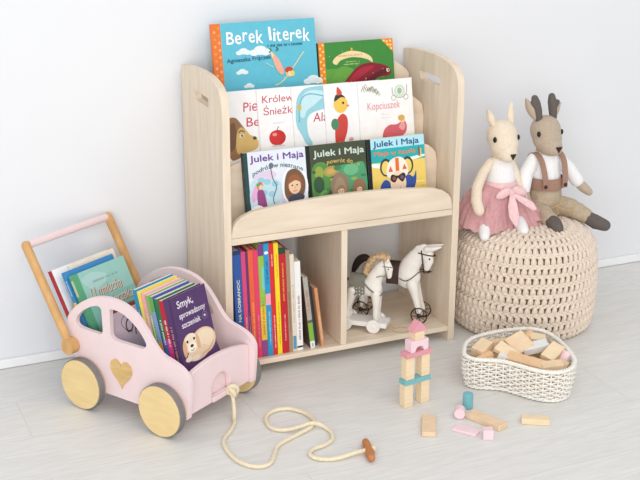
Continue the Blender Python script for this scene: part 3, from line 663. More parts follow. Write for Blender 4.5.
# pull cord
cord = [(-.0493, -.4509, .056), (-.0478, -.4570, .040), (-.0500, -.4680, .020), (-.0560, -.4840, .0058), (-.064, -.505, .005), (-.085, -.535, .005), (-.104, -.556, .005), (-.116, -.585, .005), (-.119, -.625, .005), (-.113, -.666, .005), (-.094, -.697, .005), (-.070, -.705, .005), (-.052, -.695, .005), (-.035, -.670, .005), (-.013, -.636, .005), (.022, -.617, .005), (.058, -.602, .0055), (.083, -.590, .006), (.100, -.570, .006), (.104, -.545, .005), (.098, -.518, .005), (.080, -.490, .005), (.060, -.481, .005), (.040, -.482, .005), (.018, -.496, .005), (.006, -.520, .005), (.003, -.549, .005), (.012, -.568, .005), (.030, -.580, .0065), (.058, -.587, .011), (.084, -.587, .0145), (.103, -.590, .010), (.114, -.606, .005), (.115, -.630, .005), (.104, -.658, .005), (.079, -.674, .005), (.052, -.680, .005), (.037, -.692, .005), (.034, -.708, .005), (.044, -.724, .005), (.064, -.735, .005), (.090, -.738, .006), (.120, -.737, .0088), (.146, -.738, .0098), (.158, -.738, .0098)]
mb = MB(); mb.use(rope_m); mb.tube(spline(cord, 5), .0043, 10, ends=True)
kx = Vector((-.0500, -.4520, .0560))
for c, ax in ((V(0, 0, 0), V(1, .3, .5)), (V(.004, .002, .004), V(.3, 1, .2)), (V(.010, .007, 0), V(.9, -.4, .2))):
    a1 = ax.normalized(); b1 = a1.cross(V(0, 0, 1)).normalized(); c1 = a1.cross(b1)
    mb.tube([kx+c+(b1*math.cos(q)+c1*math.sin(q))*.0112 for q in [2*PI*i/20 for i in range(20)]], .0046, 8, loop=True)
mb.ell(V(.163, -.7385, .0098), .0062, .0062, .0068)
pc = obj('pull_cord', mb, cart, label='cream cotton pull cord')
mb = MB().use(toggle_m); mb.tube([(.1605, -.706, .0098), (.1555, -.722, .0098), (.1515, -.738, .0098), (.1475, -.754, .0098), (.1415, -.772, .0098)], [.0082, .0096, .0085, .0096, .0082], 16, ends=True); obj('cord_toggle', mb, pc)
# ---- books in the cart
YAW = math.degrees(math.atan2(.523, .852))
def cbook(u, w0, z, lean, w, h, t_, cover, lab, art=None, sart=None, spine=None, back=None, yaw=0, hard=True, g=None, pages=None, tw=0, bt=0):
    p = MC @ Vector((u, w0, z)); M = T(*p) @ R(YAW+yaw, 'Z') @ R(-lean, 'X') @ R(tw, 'Y')
    book('book', lab, w, h, t_, M, cover, spine=spine, back=back, art=art, sart=sart, group=g, hard=hard, pages=pages, bt=bt)
def dog_art(a, w, h):
    a.rect(0, 0, w, h, (84, 54, 104)); a.blob([(.003, .02), (w-.002, .02), (w-.002, .1), (.06, .112), (.003, .09)], (94, 62, 112)); a.rect(0, 0, .004, h, (64, 40, 84))
    for i in range(34): a.ell(w*rnd.random(), h*(.5+.5*rnd.random()), .0006, .0006, (150, 126, 166))
    Z = h-.186
    a.text('Smyk,', .022, Z+.158, .0230, (236, 228, 238), wid=.052, bold=.014); a.text('sprowadzony', .022, Z+.134, .0185, (232, 224, 236), wid=.086, bold=.014); a.text('szczeniak', .024, Z+.112, .0185, (232, 224, 236), wid=.062, bold=.014)
    a.ell(.101, Z+.119, .0085, .0085, (150, 126, 160)); a.ell(.101, Z+.119, .0075, .0075, (84, 54, 104)); a.ell(.101, Z+.119, .003, .003, (220, 210, 226))
    D = Z+.004; a.ex = a.ex*1.2; a.o = a.o-a.ex*.0125
    a.ell(.08, D+.062, .034, .030, (236, 206, 172)); a.ell(.083, D+.066, .026, .021, (244, 222, 194)); a.ell(.06, D+.042, .030, .016, (238, 210, 178)); a.ell(.046, D+.07, .021, .022, (236, 208, 176)); a.ell(.047, D+.07, .018, .021, (246, 226, 202))
    a.blob([(.028, D+.082), (.022, D+.066), (.024, D+.046), (.031, D+.05), (.034, D+.07)], (222, 178, 136)); a.blob([(.064, D+.086), (.07, D+.07), (.068, D+.05), (.061, D+.056), (.06, D+.072)], (224, 182, 140))
    a.ell(.047, D+.06, .0115, .011, (252, 240, 224)); a.ell(.047, D+.0635, .0045, .0035, (56, 40, 40)); a.ell(.037, D+.076, .0028, .0032, (44, 34, 34)); a.ell(.056, D+.077, .0028, .0032, (44, 34, 34)); a.line([(.042, D+.055), (.047, D+.053), (.052, D+.056)], .0014, (120, 84, 76)); a.ell(.032, D+.038, .009, .006, (248, 232, 210)); a.ell(.052, D+.034, .011, .006, (248, 232, 210)); a.line([(.07, D+.036), (.092, D+.04), (.106, D+.054)], .003, (222, 186, 148))
gF = 'books standing in the front of the toy cart'
FL = .0615
def dog_s(a, h, t): a.words(h*.25, t*.3, 10, t*.4, (206, 160, 130), h*.5); a.ell(h*.2, t*.5, .002, .002, (230, 220, 230))
def sp(c1, c2, f=.5, words=(240, 240, 240)):
    def g(a, h, t): a.rect(0, 0, h*f, t, c1); a.rect(h*f, 0, h, t, c2); a.words(h*.55, t*.3, 8, t*.4, words, h*.25)
    return g
def pic_s(a, h, t): a.rect(0, 0, h, t, (120, 150, 70)); a.rect(h*.3, 0, h*.55, t, (232, 170, 50)); a.rect(h*.55, 0, h*.85, t, (130, 160, 210)); a.rect(h*.85, 0, h, t, (100, 170, 70)); a.ell(h*.2, t*.5, h*.05, t*.3, (150, 70, 50))
fr = [(.2080, .0145, .236, (84, 54, 104), 'purple book with sleeping puppy cover, frontmost in the pink cart', dog_art, dog_s, None),
      (.1920, .0135, .236, (196, 44, 62), 'red topped book directly behind the purple puppy book', None, sp((224, 70, 140), (190, 36, 56), .62), (226, 70, 140)),
      (.1775, .0120, .237, (40, 120, 80), 'dark green topped book third from the front of the cart', None, sp((86, 108, 180), (38, 120, 74), .6), None),
      (.1625, .0108, .239, (84, 92, 186), 'violet blue book with orange patch on its spine in the cart', None, pic_s, None),
      (.1510, .0100, .239, (120, 170, 80), 'light green spined book beside the violet blue one in the cart', None, sp((120, 180, 70), (150, 170, 120), .7), None),
      (.1400, .0100, .241, (238, 176, 182), 'salmon pink spined book between green and yellow ones in the cart', None, sp((240, 180, 190), (236, 170, 170), .5), None),
      (.1285, .0100, .244, (240, 212, 80), 'yellow spined book near the back of the front cart row', None, sp((240, 200, 90), (246, 222, 90), .6), None),
      (.1165, .0105, .245, (34, 140, 180), 'sky blue spined book, rearmost of the front cart row', None, sp((60, 130, 170), (34, 150, 196), .5), None)]
for i, (u, th, hh, col, lab, art, sa, sc2) in enumerate(fr):
    d = .062 if i else .0625
    cbook(u+.0505, .070, FL, 13.2, .122, hh-.006 if i else .236, th, col, lab, art, sa, spine=sc2, g=gF, hard=(i == 0))
gR = 'books leaning against the handle of the toy cart'
def teal_art(a, w, h):
    a.rect(0, 0, w, h, (138, 196, 184)); a.rect(0, h-.07, w, h, (156, 206, 196)); a.blob([(.02, h-.02), (.06, h-.01), (.1, h-.03), (.05, h-.05)], (176, 216, 210)); a.rect(0, 0, .016, h, (92, 168, 128))
    a.words(.05, h-.034, 10, .006, (120, 160, 160), .08)
    a.text('U malucha', .030, h-.068, .034, (142, 108, 98), wid=.100, bold=.01, shear=.2); a.text('U malucha', .0285, h-.0665, .034, (230, 208, 186), wid=.100, bold=-.005, shear=.2)
    a.text('i zwierzaka', .045, h-.098, .034, (142, 108, 98), wid=.108, bold=.01, shear=.2); a.text('i zwierzaka', .0435, h-.0965, .034, (230, 208, 186), wid=.108, bold=-.005, shear=.2)
    a.words(.080, h-.114, 12, .008, (72, 128, 112), .07); a.blob([(.02, .06), (.09, .1), (.15, .06), (.14, .01), (.02, .01)], (96, 168, 140)); a.blob([(.03, .03), (.06, .09), (.1, .05)], (170, 206, 190))
def teal_s(a, h, t): a.rect(h*.8, t*.2, h*.95, t*.8, (206, 206, 160))
def op_art(a, w, h):
    a.rect(0, 0, w, h, (232, 204, 212)); a.text('Opowieści', .034, h-.052, .046, (104, 74, 66), wid=.150, bold=.004, shear=.25); a.line([(.042, h-.052), (.028, h-.026), (.046, h-.012), (.062, h-.030), (.05, h-.056)], .0016, (104, 74, 66))
def bluey_s(a, h, t): a.rect(h*.6, 0, h*.72, t, (244, 214, 40)); a.rect(h*.72, 0, h, t, (56, 140, 200)); a.words(h*.78, t*.3, 6, t*.4, (200, 225, 240), h*.15)
cbook(.098, .055, FL+.002, 20, .175, .166, .009, (232, 204, 212), 'pale pink book with brown script title seen through the cart window', op_art, g=gR)
cbook(.083, .062, FL+.002, 21, .150, .168, .008, (150, 74, 66), 'dull red book mostly hidden behind the pale pink one in the cart', g=gR)
cbook(.0435, .058, FL+.002, 26.5, .166, .256, .011, (138, 196, 184), 'teal green book with brown script title leaning in the back of the cart', teal_art, teal_s, spine=(92, 168, 128), g=gR)
cbook(.0275, .0545, FL+.002, 26.8, .155, .262, .010, (60, 140, 200), 'thin blue book with yellow patch just behind the teal one', None, bluey_s, g=gR)
def cream_art(a, w, h): a.rect(0, 0, w, h, (240, 228, 210)); a.text('baśnie', .09, h-.022, .015, (170, 130, 110), bold=.004) if False else a.words(.06, h-.02, 10, .007, (170, 120, 110), .07); a.ell(.045, h-.03, .008, .007, (220, 120, 110))
cbook(.0145, .092, FL+.002, 27.2, .138, .268, .010, (240, 230, 214), 'cream white book behind the blue one, small brown lettering along its top', cream_art, None, spine=(238, 236, 232), g=gR)
cbook(.0005, .044, FL+.002, 27.6, .178, .264, .011, (248, 247, 244), 'tall white book with crimson spine and blue top edge by the cart handle', None, None, spine=(176, 36, 48), back=(52, 132, 186), g=gR, bt=.0055)

# ================================================================== CROCHET POUF
PC = Vector((.861, -.232))
pouf = thing('crochet_pouf', 'large round cream crochet pouf beside the bookcase, carrying two soft toys', 'pouf', (PC.x, PC.y, 0))
PROF = spline([(.166, 0, 0), (.176, 0, .010), (.1825, 0, .035), (.1855, 0, .09), (.1855, 0, .15), (.182, 0, .200), (.174, 0, .230), (.158, 0, .250), (.132, 0, .2620), (.095, 0, .2685), (.050, 0, .2705), (.004, 0, .271)], 10)
SL = [0]
for a_, b_ in zip(PROF, PROF[1:]): SL.append(SL[-1]+(b_-a_).length)
def P3(th, s, off=0):
    """Point on the pouf: angle, way along its profile, lift off the surface."""
    s = min(max(s, 0), SL[-1]-1e-6); i = max(k for k in range(len(PROF)-1) if SL[k] <= s)
    p = PROF[i].lerp(PROF[i+1], (s-SL[i])/(SL[i+1]-SL[i])); d = (PROF[min(i+2, len(PROF)-1)]-PROF[max(i-1, 0)]).normalized()
    r = p.x+d.z*off; z = p.z-d.x*off
    return Vector((PC.x+r*math.cos(th), PC.y+r*math.sin(th), max(.0052, z)))
mb = MB().use(gap_shade)
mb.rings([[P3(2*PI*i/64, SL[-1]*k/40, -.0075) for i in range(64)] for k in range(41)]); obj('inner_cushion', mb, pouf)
mb = MB().use(yarn); s0 = .0050; k_ = 0; ST = .0262
while s0 < SL[-1]-.02:
    rr = (P3(0, s0)-Vector((PC.x, PC.y, P3(0, s0).z))).length
    ncol = max(8, min(66, round(2*PI*rr/.0172))); n = ncol*6
    for ph, dz in ((0, 0), (PI, .0046)):
        mb.tube([P3(2*PI*j/n, s0+dz+.0013*math.sin(2*PI*j/6+k_*2.4+ph),   .0012+.0018*math.cos(2*PI*j/6+k_+ph)) for j in range(n)], .0038, 6, loop=True)
    d = 2*PI/ncol
    for j in range(ncol):
        a = d*(j+.31*k_+rnd.uniform(-.05, .05)); b = a+d*.22
        mb.tube([P3(a, s0+.004, -.002), P3(a+.03*d, s0+.011, .0028), P3(b-.08*d, s0+ST-.006, .0032), P3(b, s0+ST, -.001)], [.0044, .0057, .0059, .0046], 7)
        mb.tube([P3(a+.44*d, s0+.004, -.003), P3(a+.40*d, s0+.014, .0004), P3(b+.10*d, s0+ST-.003, -.001)], [.0034, .0040, .0034], 6)
    s0 += ST; k_ += 1
obj('crochet_cover', mb, pouf, sharp=3)

# ================================================================== SOFT TOYS
def cap(mb, pts, rr, seg=14): mb.tube([Vector(p) for p in pts], rr, seg, ends=True)
# ---- fawn in a pink tulle skirt
D = Vector((.797, -.197, 0))
fawn = thing('fawn_doll', 'cream fabric fawn doll in pink tulle skirt sitting on the crochet pouf', 'soft toy', (D.x, D.y, .266))
def q(x, y, z): return Vector((D.x+x, D.y+y, z))
mb = MB().use(cream_linen)
mb.ell(q(0, .004, .504), .0405, .040, .040); mb.ell(q(0, -.006, .483), .0385, .039, .036); mb.ell(q(-.001, -.018, .464), .029, .034, .024, seg=20); mb.ell(q(-.002, -.029, .457), .022, .025, .017)
cap(mb, [q(0, .004, .455), q(0, .006, .43)], [.022, .026]); cap(mb, [q(0, .004, .428), q(0, .004, .39), q(0, .0, .345), q(0, 0, .31)], [.030, .038, .046, .046])
cap(mb, [q(-.032, .002, .436), q(-.060, -.008, .412), q(-.088, -.028, .382), q(-.101, -.048, .353), q(-.100, -.062, .332)], [.012, .0130, .0142, .0148, .0145])
cap(mb, [q(.026, .002, .436), q(.038, -.006, .405), q(.044, -.022, .368), q(.049, -.040, .335), q(.056, -.050, .304)], [.0115, .0122, .0125, .0125, .0115])
cap(mb, [q(-.028, .006, .300), q(-.058, -.034, .292), q(-.083, -.064, .278)], [.020, .0165, .0150]); cap(mb, [q(.024, .004, .302), q(.022, -.045, .295), q(.015, -.086, .281)], [.020, .0165, .0150])
obj('body', blob(mb, .0026, 6), fawn)
def ear(base, tip, w, th, m, parent, cup, name='ear'):
    mb = MB().use(m); b, t_ = Vector(base), Vector(tip); ax = (t_-b); x = Vector(cup).normalized(); y = ax.normalized().cross(x).normalized(); x = y.cross(ax.normalized())
    rings = []
    for i in range(9):
        s = i/8; r = w*(.45+.75*s-1.15*s*s+.0) if s < .98 else w*.06
        r = w*max(.06, math.sin(PI*(.18+.80*s))); c = b+ax*s
        rings.append([c+x*(r*math.cos(a))+y*(th*(math.sin(a)*(.5+.5*math.sin(PI*min(1, s+.2)))+(math.cos(a)**2)*.9)) for a in [2*PI*j/16 for j in range(16)]])
    mb.rings(rings); return obj(name, mb, parent)
ear(q(-.026, .006, .531), q(-.043, .010, .574), .0105, .005, cream_linen, fawn, (1, -.4, 0)); ear(q(.029, .004, .530), q(.026, .006, .588), .0110, .005, cream_linen, fawn, (1, .4, 0))
for k in (-1, 1):
    mb = MB().use(black_bead); mb.ell(q(k*.0352, -.019, .500), .0040, .0055, .0075, R(k*-18, 'Z')); obj('eye', mb, fawn)
mb = MB().use(nose_m)
def nose(mb, c, s):
    c = Vector(c); F = [c+Vector((-s, -.001, s*.75)), c+Vector((s, -.001, s*.75)), c+Vector((0, .0005, -s*1.05))]
    mb.rings([[p+Vector((0, .004, 0)) for p in F], [p+Vector((0, -.0018, 0)) for p in F]])
nose(mb, q(-.001, -.0555, .4605), .0085); obj('nose', mb, fawn, bevel=.001)
mb = MB().use(white_cloth)
mb.rings([[q(rx*math.cos(a), .004+ry*math.sin(a)-.001, z) for a in [2*PI*i/28 for i in range(28)]] for z, rx, ry in ((.372, .0445, .0455), (.39, .0405, .0415), (.41, .0365, .0375), (.428, .0325, .0335), (.441, .0270, .0300), (.446, .0245, .0270))], cap=False); obj('camisole', mb, fawn)
mb = MB().use(white_cloth); s_ = MB().use(white_cloth)
for kk, pts in ((0, [q(-.064, -.040, .290), q(-.083, -.064, .278), q(-.0930, -.083, .268)]), (1, [q(.019, -.066, .289), q(.015, -.086, .281), q(.011, -.104, .2755)])):
    m2 = MB().use(white_cloth); cap(m2, pts, [.0168, .0166, .0130]); obj('stocking', m2, fawn)
mb.bm.free(); s_.bm.free()
HEM = [(-180, .132, 2.3), (-135, .122, 1.1), (-105, .088, .85), (-90, .070, .8), (-65, .092, .85), (-35, .128, .95), (0, .112, 1.1), (60, .088, 1.3), (100, .080, 1.3), (140, .105, 1.8), (180, .132, 2.3)]
def hem(a):
    a = math.degrees(math.atan2(math.sin(a), math.cos(a)))
    for (p, r0, e0), (p2, r1, e1) in zip(HEM, HEM[1:]):
        if a <= p2:
            t = (a-p)/(p2-p); t = t*t*(3-2*t); return r0+(r1-r0)*t, e0+(e1-e0)*t
def skirt(seed, k, lift, name):
    mb = MB().use(tulle); n = 180; rings = []
    for i in range(19):
        s = i/18; r = []
        for j in range(n):
            a = 2*PI*j/n; H, ex_ = hem(a); H *= k
            nzv = noise.noise(Vector((math.cos(a)*4+seed, math.sin(a)*4, s*1.6))); n2 = noise.noise(Vector((math.cos(a)*11+seed, math.sin(a)*11, s*3)))
            fold = math.sin(a*11+seed+2.6*nzv)*.6+math.sin(a*23+2*seed+3*n2)*.4
            rr = .040+(H-.040)*s**.85*(1+.10*nzv)+.006*fold*s
            zz = .380-(.380-.2735-lift)*s**ex_+.010*nzv*s+.0045*fold*s+.006*n2*s
            r.append(q(rr*math.cos(a), rr*math.sin(a), max(.2715-.10*max(0, rr-.09)+lift, zz)))
        rings.append(r)
    mb.rings(rings, cap=False); o = obj(name, mb, fawn, sharp=3)
    sm = o.modifiers.new('thick', 'SOLIDIFY'); sm.thickness = .0006; return o
skirt(1.0, 1.0, .001, 'tulle_skirt'); skirt(4.0, .93, .006, 'tulle_skirt'); skirt(7.3, .84, .010, 'tulle_skirt')
mb = MB().use(bow_m)
mb.rings([[q(rx*math.cos(a), .002+ry*math.sin(a), z) for a in [2*PI*i/28 for i in range(28)]] for z, rx, ry in ((.364, .0490, .0500), (.372, .0475, .0485), (.380, .0455, .0465), (.388, .0425, .044))], cap=False)
obj('waist_sash', mb, fawn)
mb = MB().use(bow_m)
mb.ell(q(-.002, -.057, .366), .009, .008, .010)
for k, ang in ((-1, 22), (1, -26)):
    mb.ell(q(k*.024, -.056, .366), .024, .0075, .0125, R(ang*k*-1*k, 'Y'))
for pts, ww in (([(-.004, -.060, .362), (-.012, -.078, .340), (-.016, -.094, .316), (-.014, -.104, .290)], (.005, .0135, .0140, .0015)), ([(.004, -.060, .362), (.020, -.074, .350), (.036, -.084, .338), (.050, -.090, .322)], (.005, .0115, .0120, .004))):
    rg = []
    for (x, y, z), wd in zip(spline(pts, 4), [ww[0]+(ww[1]-ww[0])*i/4 for i in range(4)]+[ww[1]+(ww[2]-ww[1])*i/4 for i in range(4)]+[ww[2]+(ww[3]-ww[2])*i/4 for i in range(5)]):
        rg.append([q(x+wd*math.cos(a), y+.0025*math.sin(a)-.003*math.cos(2*a), z+.2*wd*math.cos(a)) for a in [2*PI*i/12 for i in range(12)]])
    mb.rings(rg)
obj('bow', mb, fawn)
# ---- reindeer in shirt and braces
D2 = Vector((.936, -.195, 0))
deer = thing('reindeer_doll', 'taupe fabric reindeer doll in white shirt and braces sitting on the crochet pouf', 'soft toy', (D2.x, D2.y, .266))
def w_(x, y, z): return Vector((D2.x+x, D2.y+y, z))
mb = MB().use(taupe_linen)
mb.ell(w_(-.004, .004, .504), .0405, .041, .040); mb.ell(w_(-.004, -.006, .484), .0385, .039, .037); mb.ell(w_(-.002, -.020, .466), .030, .035, .025); mb.ell(w_(-.001, -.030, .460), .0235, .026, .018)
cap(mb, [w_(0, .004, .455), w_(0, .006, .425)], [.024, .030]); cap(mb, [w_(0, .004, .425), w_(0, .004, .38), w_(0, 0, .335), w_(0, 0, .305)], [.034, .040, .044, .042])
cap(mb, [w_(-.040, .002, .428), w_(-.066, -.008, .395), w_(-.082, -.024, .358), w_(-.082, -.040, .328), w_(-.070, -.054, .302)], [.014, .0145, .0145, .0155, .0125])
cap(mb, [w_(.042, .002, .425), w_(.068, -.008, .396), w_(.090, -.018, .362), w_(.108, -.028, .342), w_(.122, -.034, .330)], [.014, .0142, .0142, .0138, .0110])
cap(mb, [w_(-.024, 0, .298), w_(-.033, -.05, .294), w_(-.038, -.110, .286)], [.024, .019, .016]); cap(mb, [w_(.024, 0, .298), w_(.066, -.045, .292), w_(.098, -.093, .270)], [.024, .020, .016])
obj('body', blob(mb, .0026, 6), deer)
ear(w_(-.036, .006, .536), w_(-.068, .010, .592), .0120, .0055, taupe_linen, deer, (1, -.5, 0)); ear(w_(.026, .010, .538), w_(.046, .014, .572), .0120, .0055, taupe_linen, deer, (1, .4, 0))
for pts in (([(-.027, .004, .536), (-.031, .006, .560), (-.036, .008, .578), (-.040, .009, .590)], [(-.033, .006, .564), (-.046, .007, .579)]), ([(.018, .004, .536), (.016, .006, .558), (.014, .008, .578), (.013, .009, .591)], [(.017, .006, .560), (.030, .008, .575)])):
    mb = MB().use(felt); cap(mb, [w_(*p) for p in pts[0]], [.0100, .0115, .0118, .0095]); cap(mb, [w_(*p) for p in pts[1]], [.009, .0075]); obj('antler', blob(mb, .0018, 4), deer)
for k in (-1, 1):
    mb = MB().use(black_bead); mb.ell(w_(-.004+k*.0357, -.019, .501), .0040, .0055, .0075, R(k*-18, 'Z')); obj('eye', mb, deer)
mb = MB().use(nose_m); nose(mb, w_(.000, -.0560, .4640), .0092); obj('nose', mb, deer, bevel=.001)
mb = MB().use(white_cloth)
mb.ell(w_(0, .004, .425), .043, .036, .018); cap(mb, [w_(0, .004, .420), w_(0, .004, .385), w_(0, .002, .366)], [.0385, .0440, .0455])
cap(mb, [w_(-.036, .002, .428), w_(-.065, -.008, .395), w_(-.083, -.024, .356)], [.0190, .0195, .0190]); cap(mb, [w_(.038, .002, .425), w_(.068, -.008, .396), w_(.092, -.019, .361)], [.0190, .0190, .0180])
obj('shirt', blob(mb, .0024, 5), deer)
mb = MB().use(khaki)
cap(mb, [w_(0, .0, .345), w_(0, .0, .330), w_(0, 0, .305)], [.0455, .0480, .0470]); cap(mb, [w_(-.024, 0, .300), w_(-.032, -.045, .296), w_(-.037, -.090, .288)], [.031, .0245, .0205]); cap(mb, [w_(.024, 0, .300), w_(.062, -.040, .294), w_(.086, -.074, .279)], [.031, .0260, .0220])
mb2 = blob(mb, .0024, 5)
for v in mb2.bm.verts: v.co += v.normal*(.0022*noise.noise(v.co*70)) if v.normal.length else Vector()
obj('trousers', mb2, deer)
mb = MB().use(brown_strap)
mb.rings([[w_(rx*math.cos(a), .001+ry*math.sin(a), z) for a in [2*PI*i/32 for i in range(32)]] for z, rx, ry in ((.352, .0505, .0510), (.362, .0505, .0510), (.374, .0490, .0495), (.382, .0475, .0480))], cap=False); obj('waistband', mb, deer)
for x in (-.034, .033):
    mb = MB().use(brown_strap); k = -1 if x < 0 else 1; rg = []
    path = spline([(x*.9, -.0505, .358), (x*.92, -.0490, .385), (x*.98, -.0425, .41), (x*1.02, -.031, .432), (x*1.02, -.010, .4455), (x*1.0, .012, .4425), (x*.8, .036, .42), (x*.5, .050, .37)], 5)
    for i, p in enumerate(path):
        tn = (path[min(i+1, len(path)-1)]-path[max(i-1, 0)]).normalized(); sx = Vector((1, 0, 0)); nn = tn.cross(sx).normalized()
        rg.append([Vector((D2.x, D2.y, 0))+p+sx*(.0075*c_)+nn*(.0018*s2) for c_, s2 in ((-1, -1), (1, -1), (1, 1), (-1, 1))])
    mb.rings(rg); obj('brace', mb, deer)
    mb = MB().use(saddle_m); mb.cyl(w_(x*.92, -.0500, .366), w_(x*.92, -.0545, .366), .0052, seg=18); obj('button', mb, deer, bevel=.001)
mb = MB().use(string_m); 
mb.tube(spline([w_(-.045, -.055, .306), w_(-.02, -.062, .308), w_(.005, -.055, .312), (w_(.022, -.06, .318)), w_(.035, -.065, .322)], 5), .0018, 6); mb.tube(spline([w_(.002, -.056, .312), w_(-.004, -.075, .303), w_(-.018, -.092, .300)], 5), .0018, 6); mb.tube(spline([w_(.002, -.056, .312), w_(.02, -.072, .304), w_(.035, -.08, .302), w_(.05, -.075, .312)], 5), .0018, 6)
obj('drawstring', mb, deer)
for pts in ([w_(-.037, -.094, .287), w_(-.039, -.112, .284), w_(-.042, -.130, .279)], [w_(.090, -.082, .275), w_(.102, -.098, .267), w_(.118, -.116, .261)]):
    mb = MB().use(felt); cap(mb, pts, [.0175, .0195, .0160]); obj('shoe', mb, deer)

# ================================================================== WICKER BASKET
rim = [(.519, -.505), (.503, -.536), (.512, -.566), (.542, -.585), (.566, -.603), (.584, -.632), (.601, -.664), (.622, -.690), (.651, -.704), (.686, -.698), (.716, -.672), (.733, -.640), (.748, -.588), (.757, -.535), (.753, -.490), (.727, -.462), (.683, -.449), (.633, -.446), (.575, -.455), (.540, -.478)]
RP = [Vector((p.x, p.y)) for p in spline([(a, b, 0) for a, b in rim], 24, True)]
# resample evenly
L_ = [0]
for i in range(len(RP)): L_.append(L_[-1]+(RP[(i+1) % len(RP)]-RP[i]).length)
def at(s):
    s = (s % 1)*L_[-1]
    import bisect
    i = min(bisect.bisect_right(L_, s)-1, len(RP)-1); f = (s-L_[i])/(L_[i+1]-L_[i]); return RP[i].lerp(RP[(i+1) % len(RP)], f)
def nrm(s):
    d = (at(s+.004)-at(s-.004)); return Vector((d.y, -d.x)).normalized()
CB = Vector((.636, -.571)); BH = .078
sgn = 1 if (at(.0)-CB).dot(nrm(.0)) > 0 else -1
def bp(s, z, off=0):
    p = at(s); n_ = nrm(s)*sgn; k = z/BH; ins = -.010*max(0, 1-k)**1.4+.003*math.sin(PI*min(1, k))
    p = p+n_*(ins+off); return Vector((p.x, p.y, z))
bsk = thing('wicker_basket', 'white woven heart shaped wicker basket heaped with wooden blocks on the floor', 'basket', (CB.x, CB.y, 0))
NS = 48
mb = MB().use(wicker); rows = 11
for r in range(rows):
    z = .0095+r*.0061; n = NS*4
    mb.tube([bp(k/n, z+.0006*math.sin(k*.9+r),   .0036*math.cos(PI*k/4+PI*r)) for k in range(n)], .0024, 6, loop=True)
obj('woven_wall', mb, bsk, sharp=3)
mb = MB().use(wicker)
for k in range(NS): mb.tube([bp(k/NS, z) for z in (.003, .02, .04, .06, BH)], .0021, 6)
obj('stakes', mb, bsk, sharp=3)['kind'] = 'stuff'
mb = MB().use(wicker); n = NS*6
for qq in (0, 2*PI/3, 4*PI/3):
    mb.tube([bp(k/n, BH+.0016+.0026*math.sin(2*PI*k/9+qq), .0034*math.cos(2*PI*k/9+qq)) for k in range(n)], .0028, 6, loop=True)
obj('braided_rim', mb, bsk, sharp=3)
mb = MB().use(wicker)
for qq in (0, PI): mb.tube([bp(k/n, .0052+.0018*math.sin(2*PI*k/9+qq), .002+.0026*math.cos(2*PI*k/9+qq)) for k in range(n)], .0026, 6, loop=True)
obj('braided_foot', mb, bsk, sharp=3)
mb = MB().use(wicker); mb.prism([tuple(bp(k/80, .008).xy-(nrm(k/80)*sgn)*.003) for k in range(80)], [], .006, .0095, lambda a, b, d: (a, b, d)); obj('basket_floor', mb, bsk)

# ---- blocks
def blk(lab, c, size, rot=(0, 0, 0), m=block_wood, grp=None, bevel=.0012, shape='box', base=False):
    Mx = T(*c) @ R(rot[2], 'Z') @ R(rot[1], 'Y') @ R(rot[0], 'X'); mb = MB(Mx).use(m); sx, sy, sz = [v/2 for v in size]
    if base: mb.M = T(c[0], c[1], c[2]+sz) @ R(rot[2], 'Z')
    if shape == 'box': mb.box(-sx, sx, -sy, sy, -sz, sz)
    elif shape == 'cyl': mb.cyl((0, 0, -sz), (0, 0, sz), sx, seg=36)
    elif shape == 'roof': mb.prism([(-sx, -sz), (sx, -sz), (0, sz)], [], -sy, sy, lambda a, b, d: (a, d, b))
    elif shape == 'arch':
        r = sx*.5; pts = [(-sx, -sz), (-r, -sz)]+[(-r*math.cos(a), -sz+r*1.05*math.sin(a)) for a in [PI*i/14 for i in range(1, 14)]]+[(r, -sz), (sx, -sz), (sx, sz), (-sx, sz)]
        mb.prism(pts, [], -sy, sy, lambda a, b, d: (a, d, b))
    return solo('toy_block', mb, lab, 'toy block', grp, loc=Mx @ Vector((0, 0, -sz)) if not base else Vector(c), bevel=bevel)
# tower
TW = 9.0; tx, ty = .3295, -.572; ex, ey = .047*math.cos(math.radians(TW)), .047*math.sin(math.radians(TW))
gT = 'blocks of the little tower'
z = .0003
def tow(lab, dx, z, size, m, shape='box', dy=0): blk(lab, (tx+ex*dx, ty+ey*dx+dy, z), size, (0, 0, TW), m, gT, base=True, shape=shape)
h1 = .056; zt_ = .0123; h2 = .054
tow('lower wooden post of the block tower, the one nearer the toy cart', 0, z, (.0235, .0215, h1), block_wood)
tow('lower wooden post of the block tower, the one nearer the basket', 1, z, (.0235, .0215, h1), block_wood)
z2 = z+h1+.0002
tow('teal plank lying across the two lower posts of the block tower', .5, z2, (.0735, .025, .0115), block_teal)
z3 = z2+.0115+.0002
tow('upper wooden post on the teal plank, the one nearer the toy cart', .06, z3, (.0235, .021, h2), block_wood)
tow('upper wooden post on the teal plank, the one nearer the basket', .98, z3, (.0235, .021, h2), block_wood)
z4 = z3+h2+.0002
tow('rose pink plank lying across the upper posts of the block tower', .53, z4, (.0715, .027, .0115), block_rose)
z5 = z4+.0115+.0002
tow('pale pink arch block standing on the rose plank of the tower', .55, z5, (.0490, .025, .0275), block_pink, 'arch')
z6 = z5+.0275+.0002
tow('small wooden cube on the pale pink arch of the tower', .56, z6, (.0255, .022, .0205), block_wood)
z7 = z6+.0205+.0002
tow('rose pink triangular roof block on the very top of the tower', .56, z7, (.0440, .025, .0235), block_rose, 'roof')
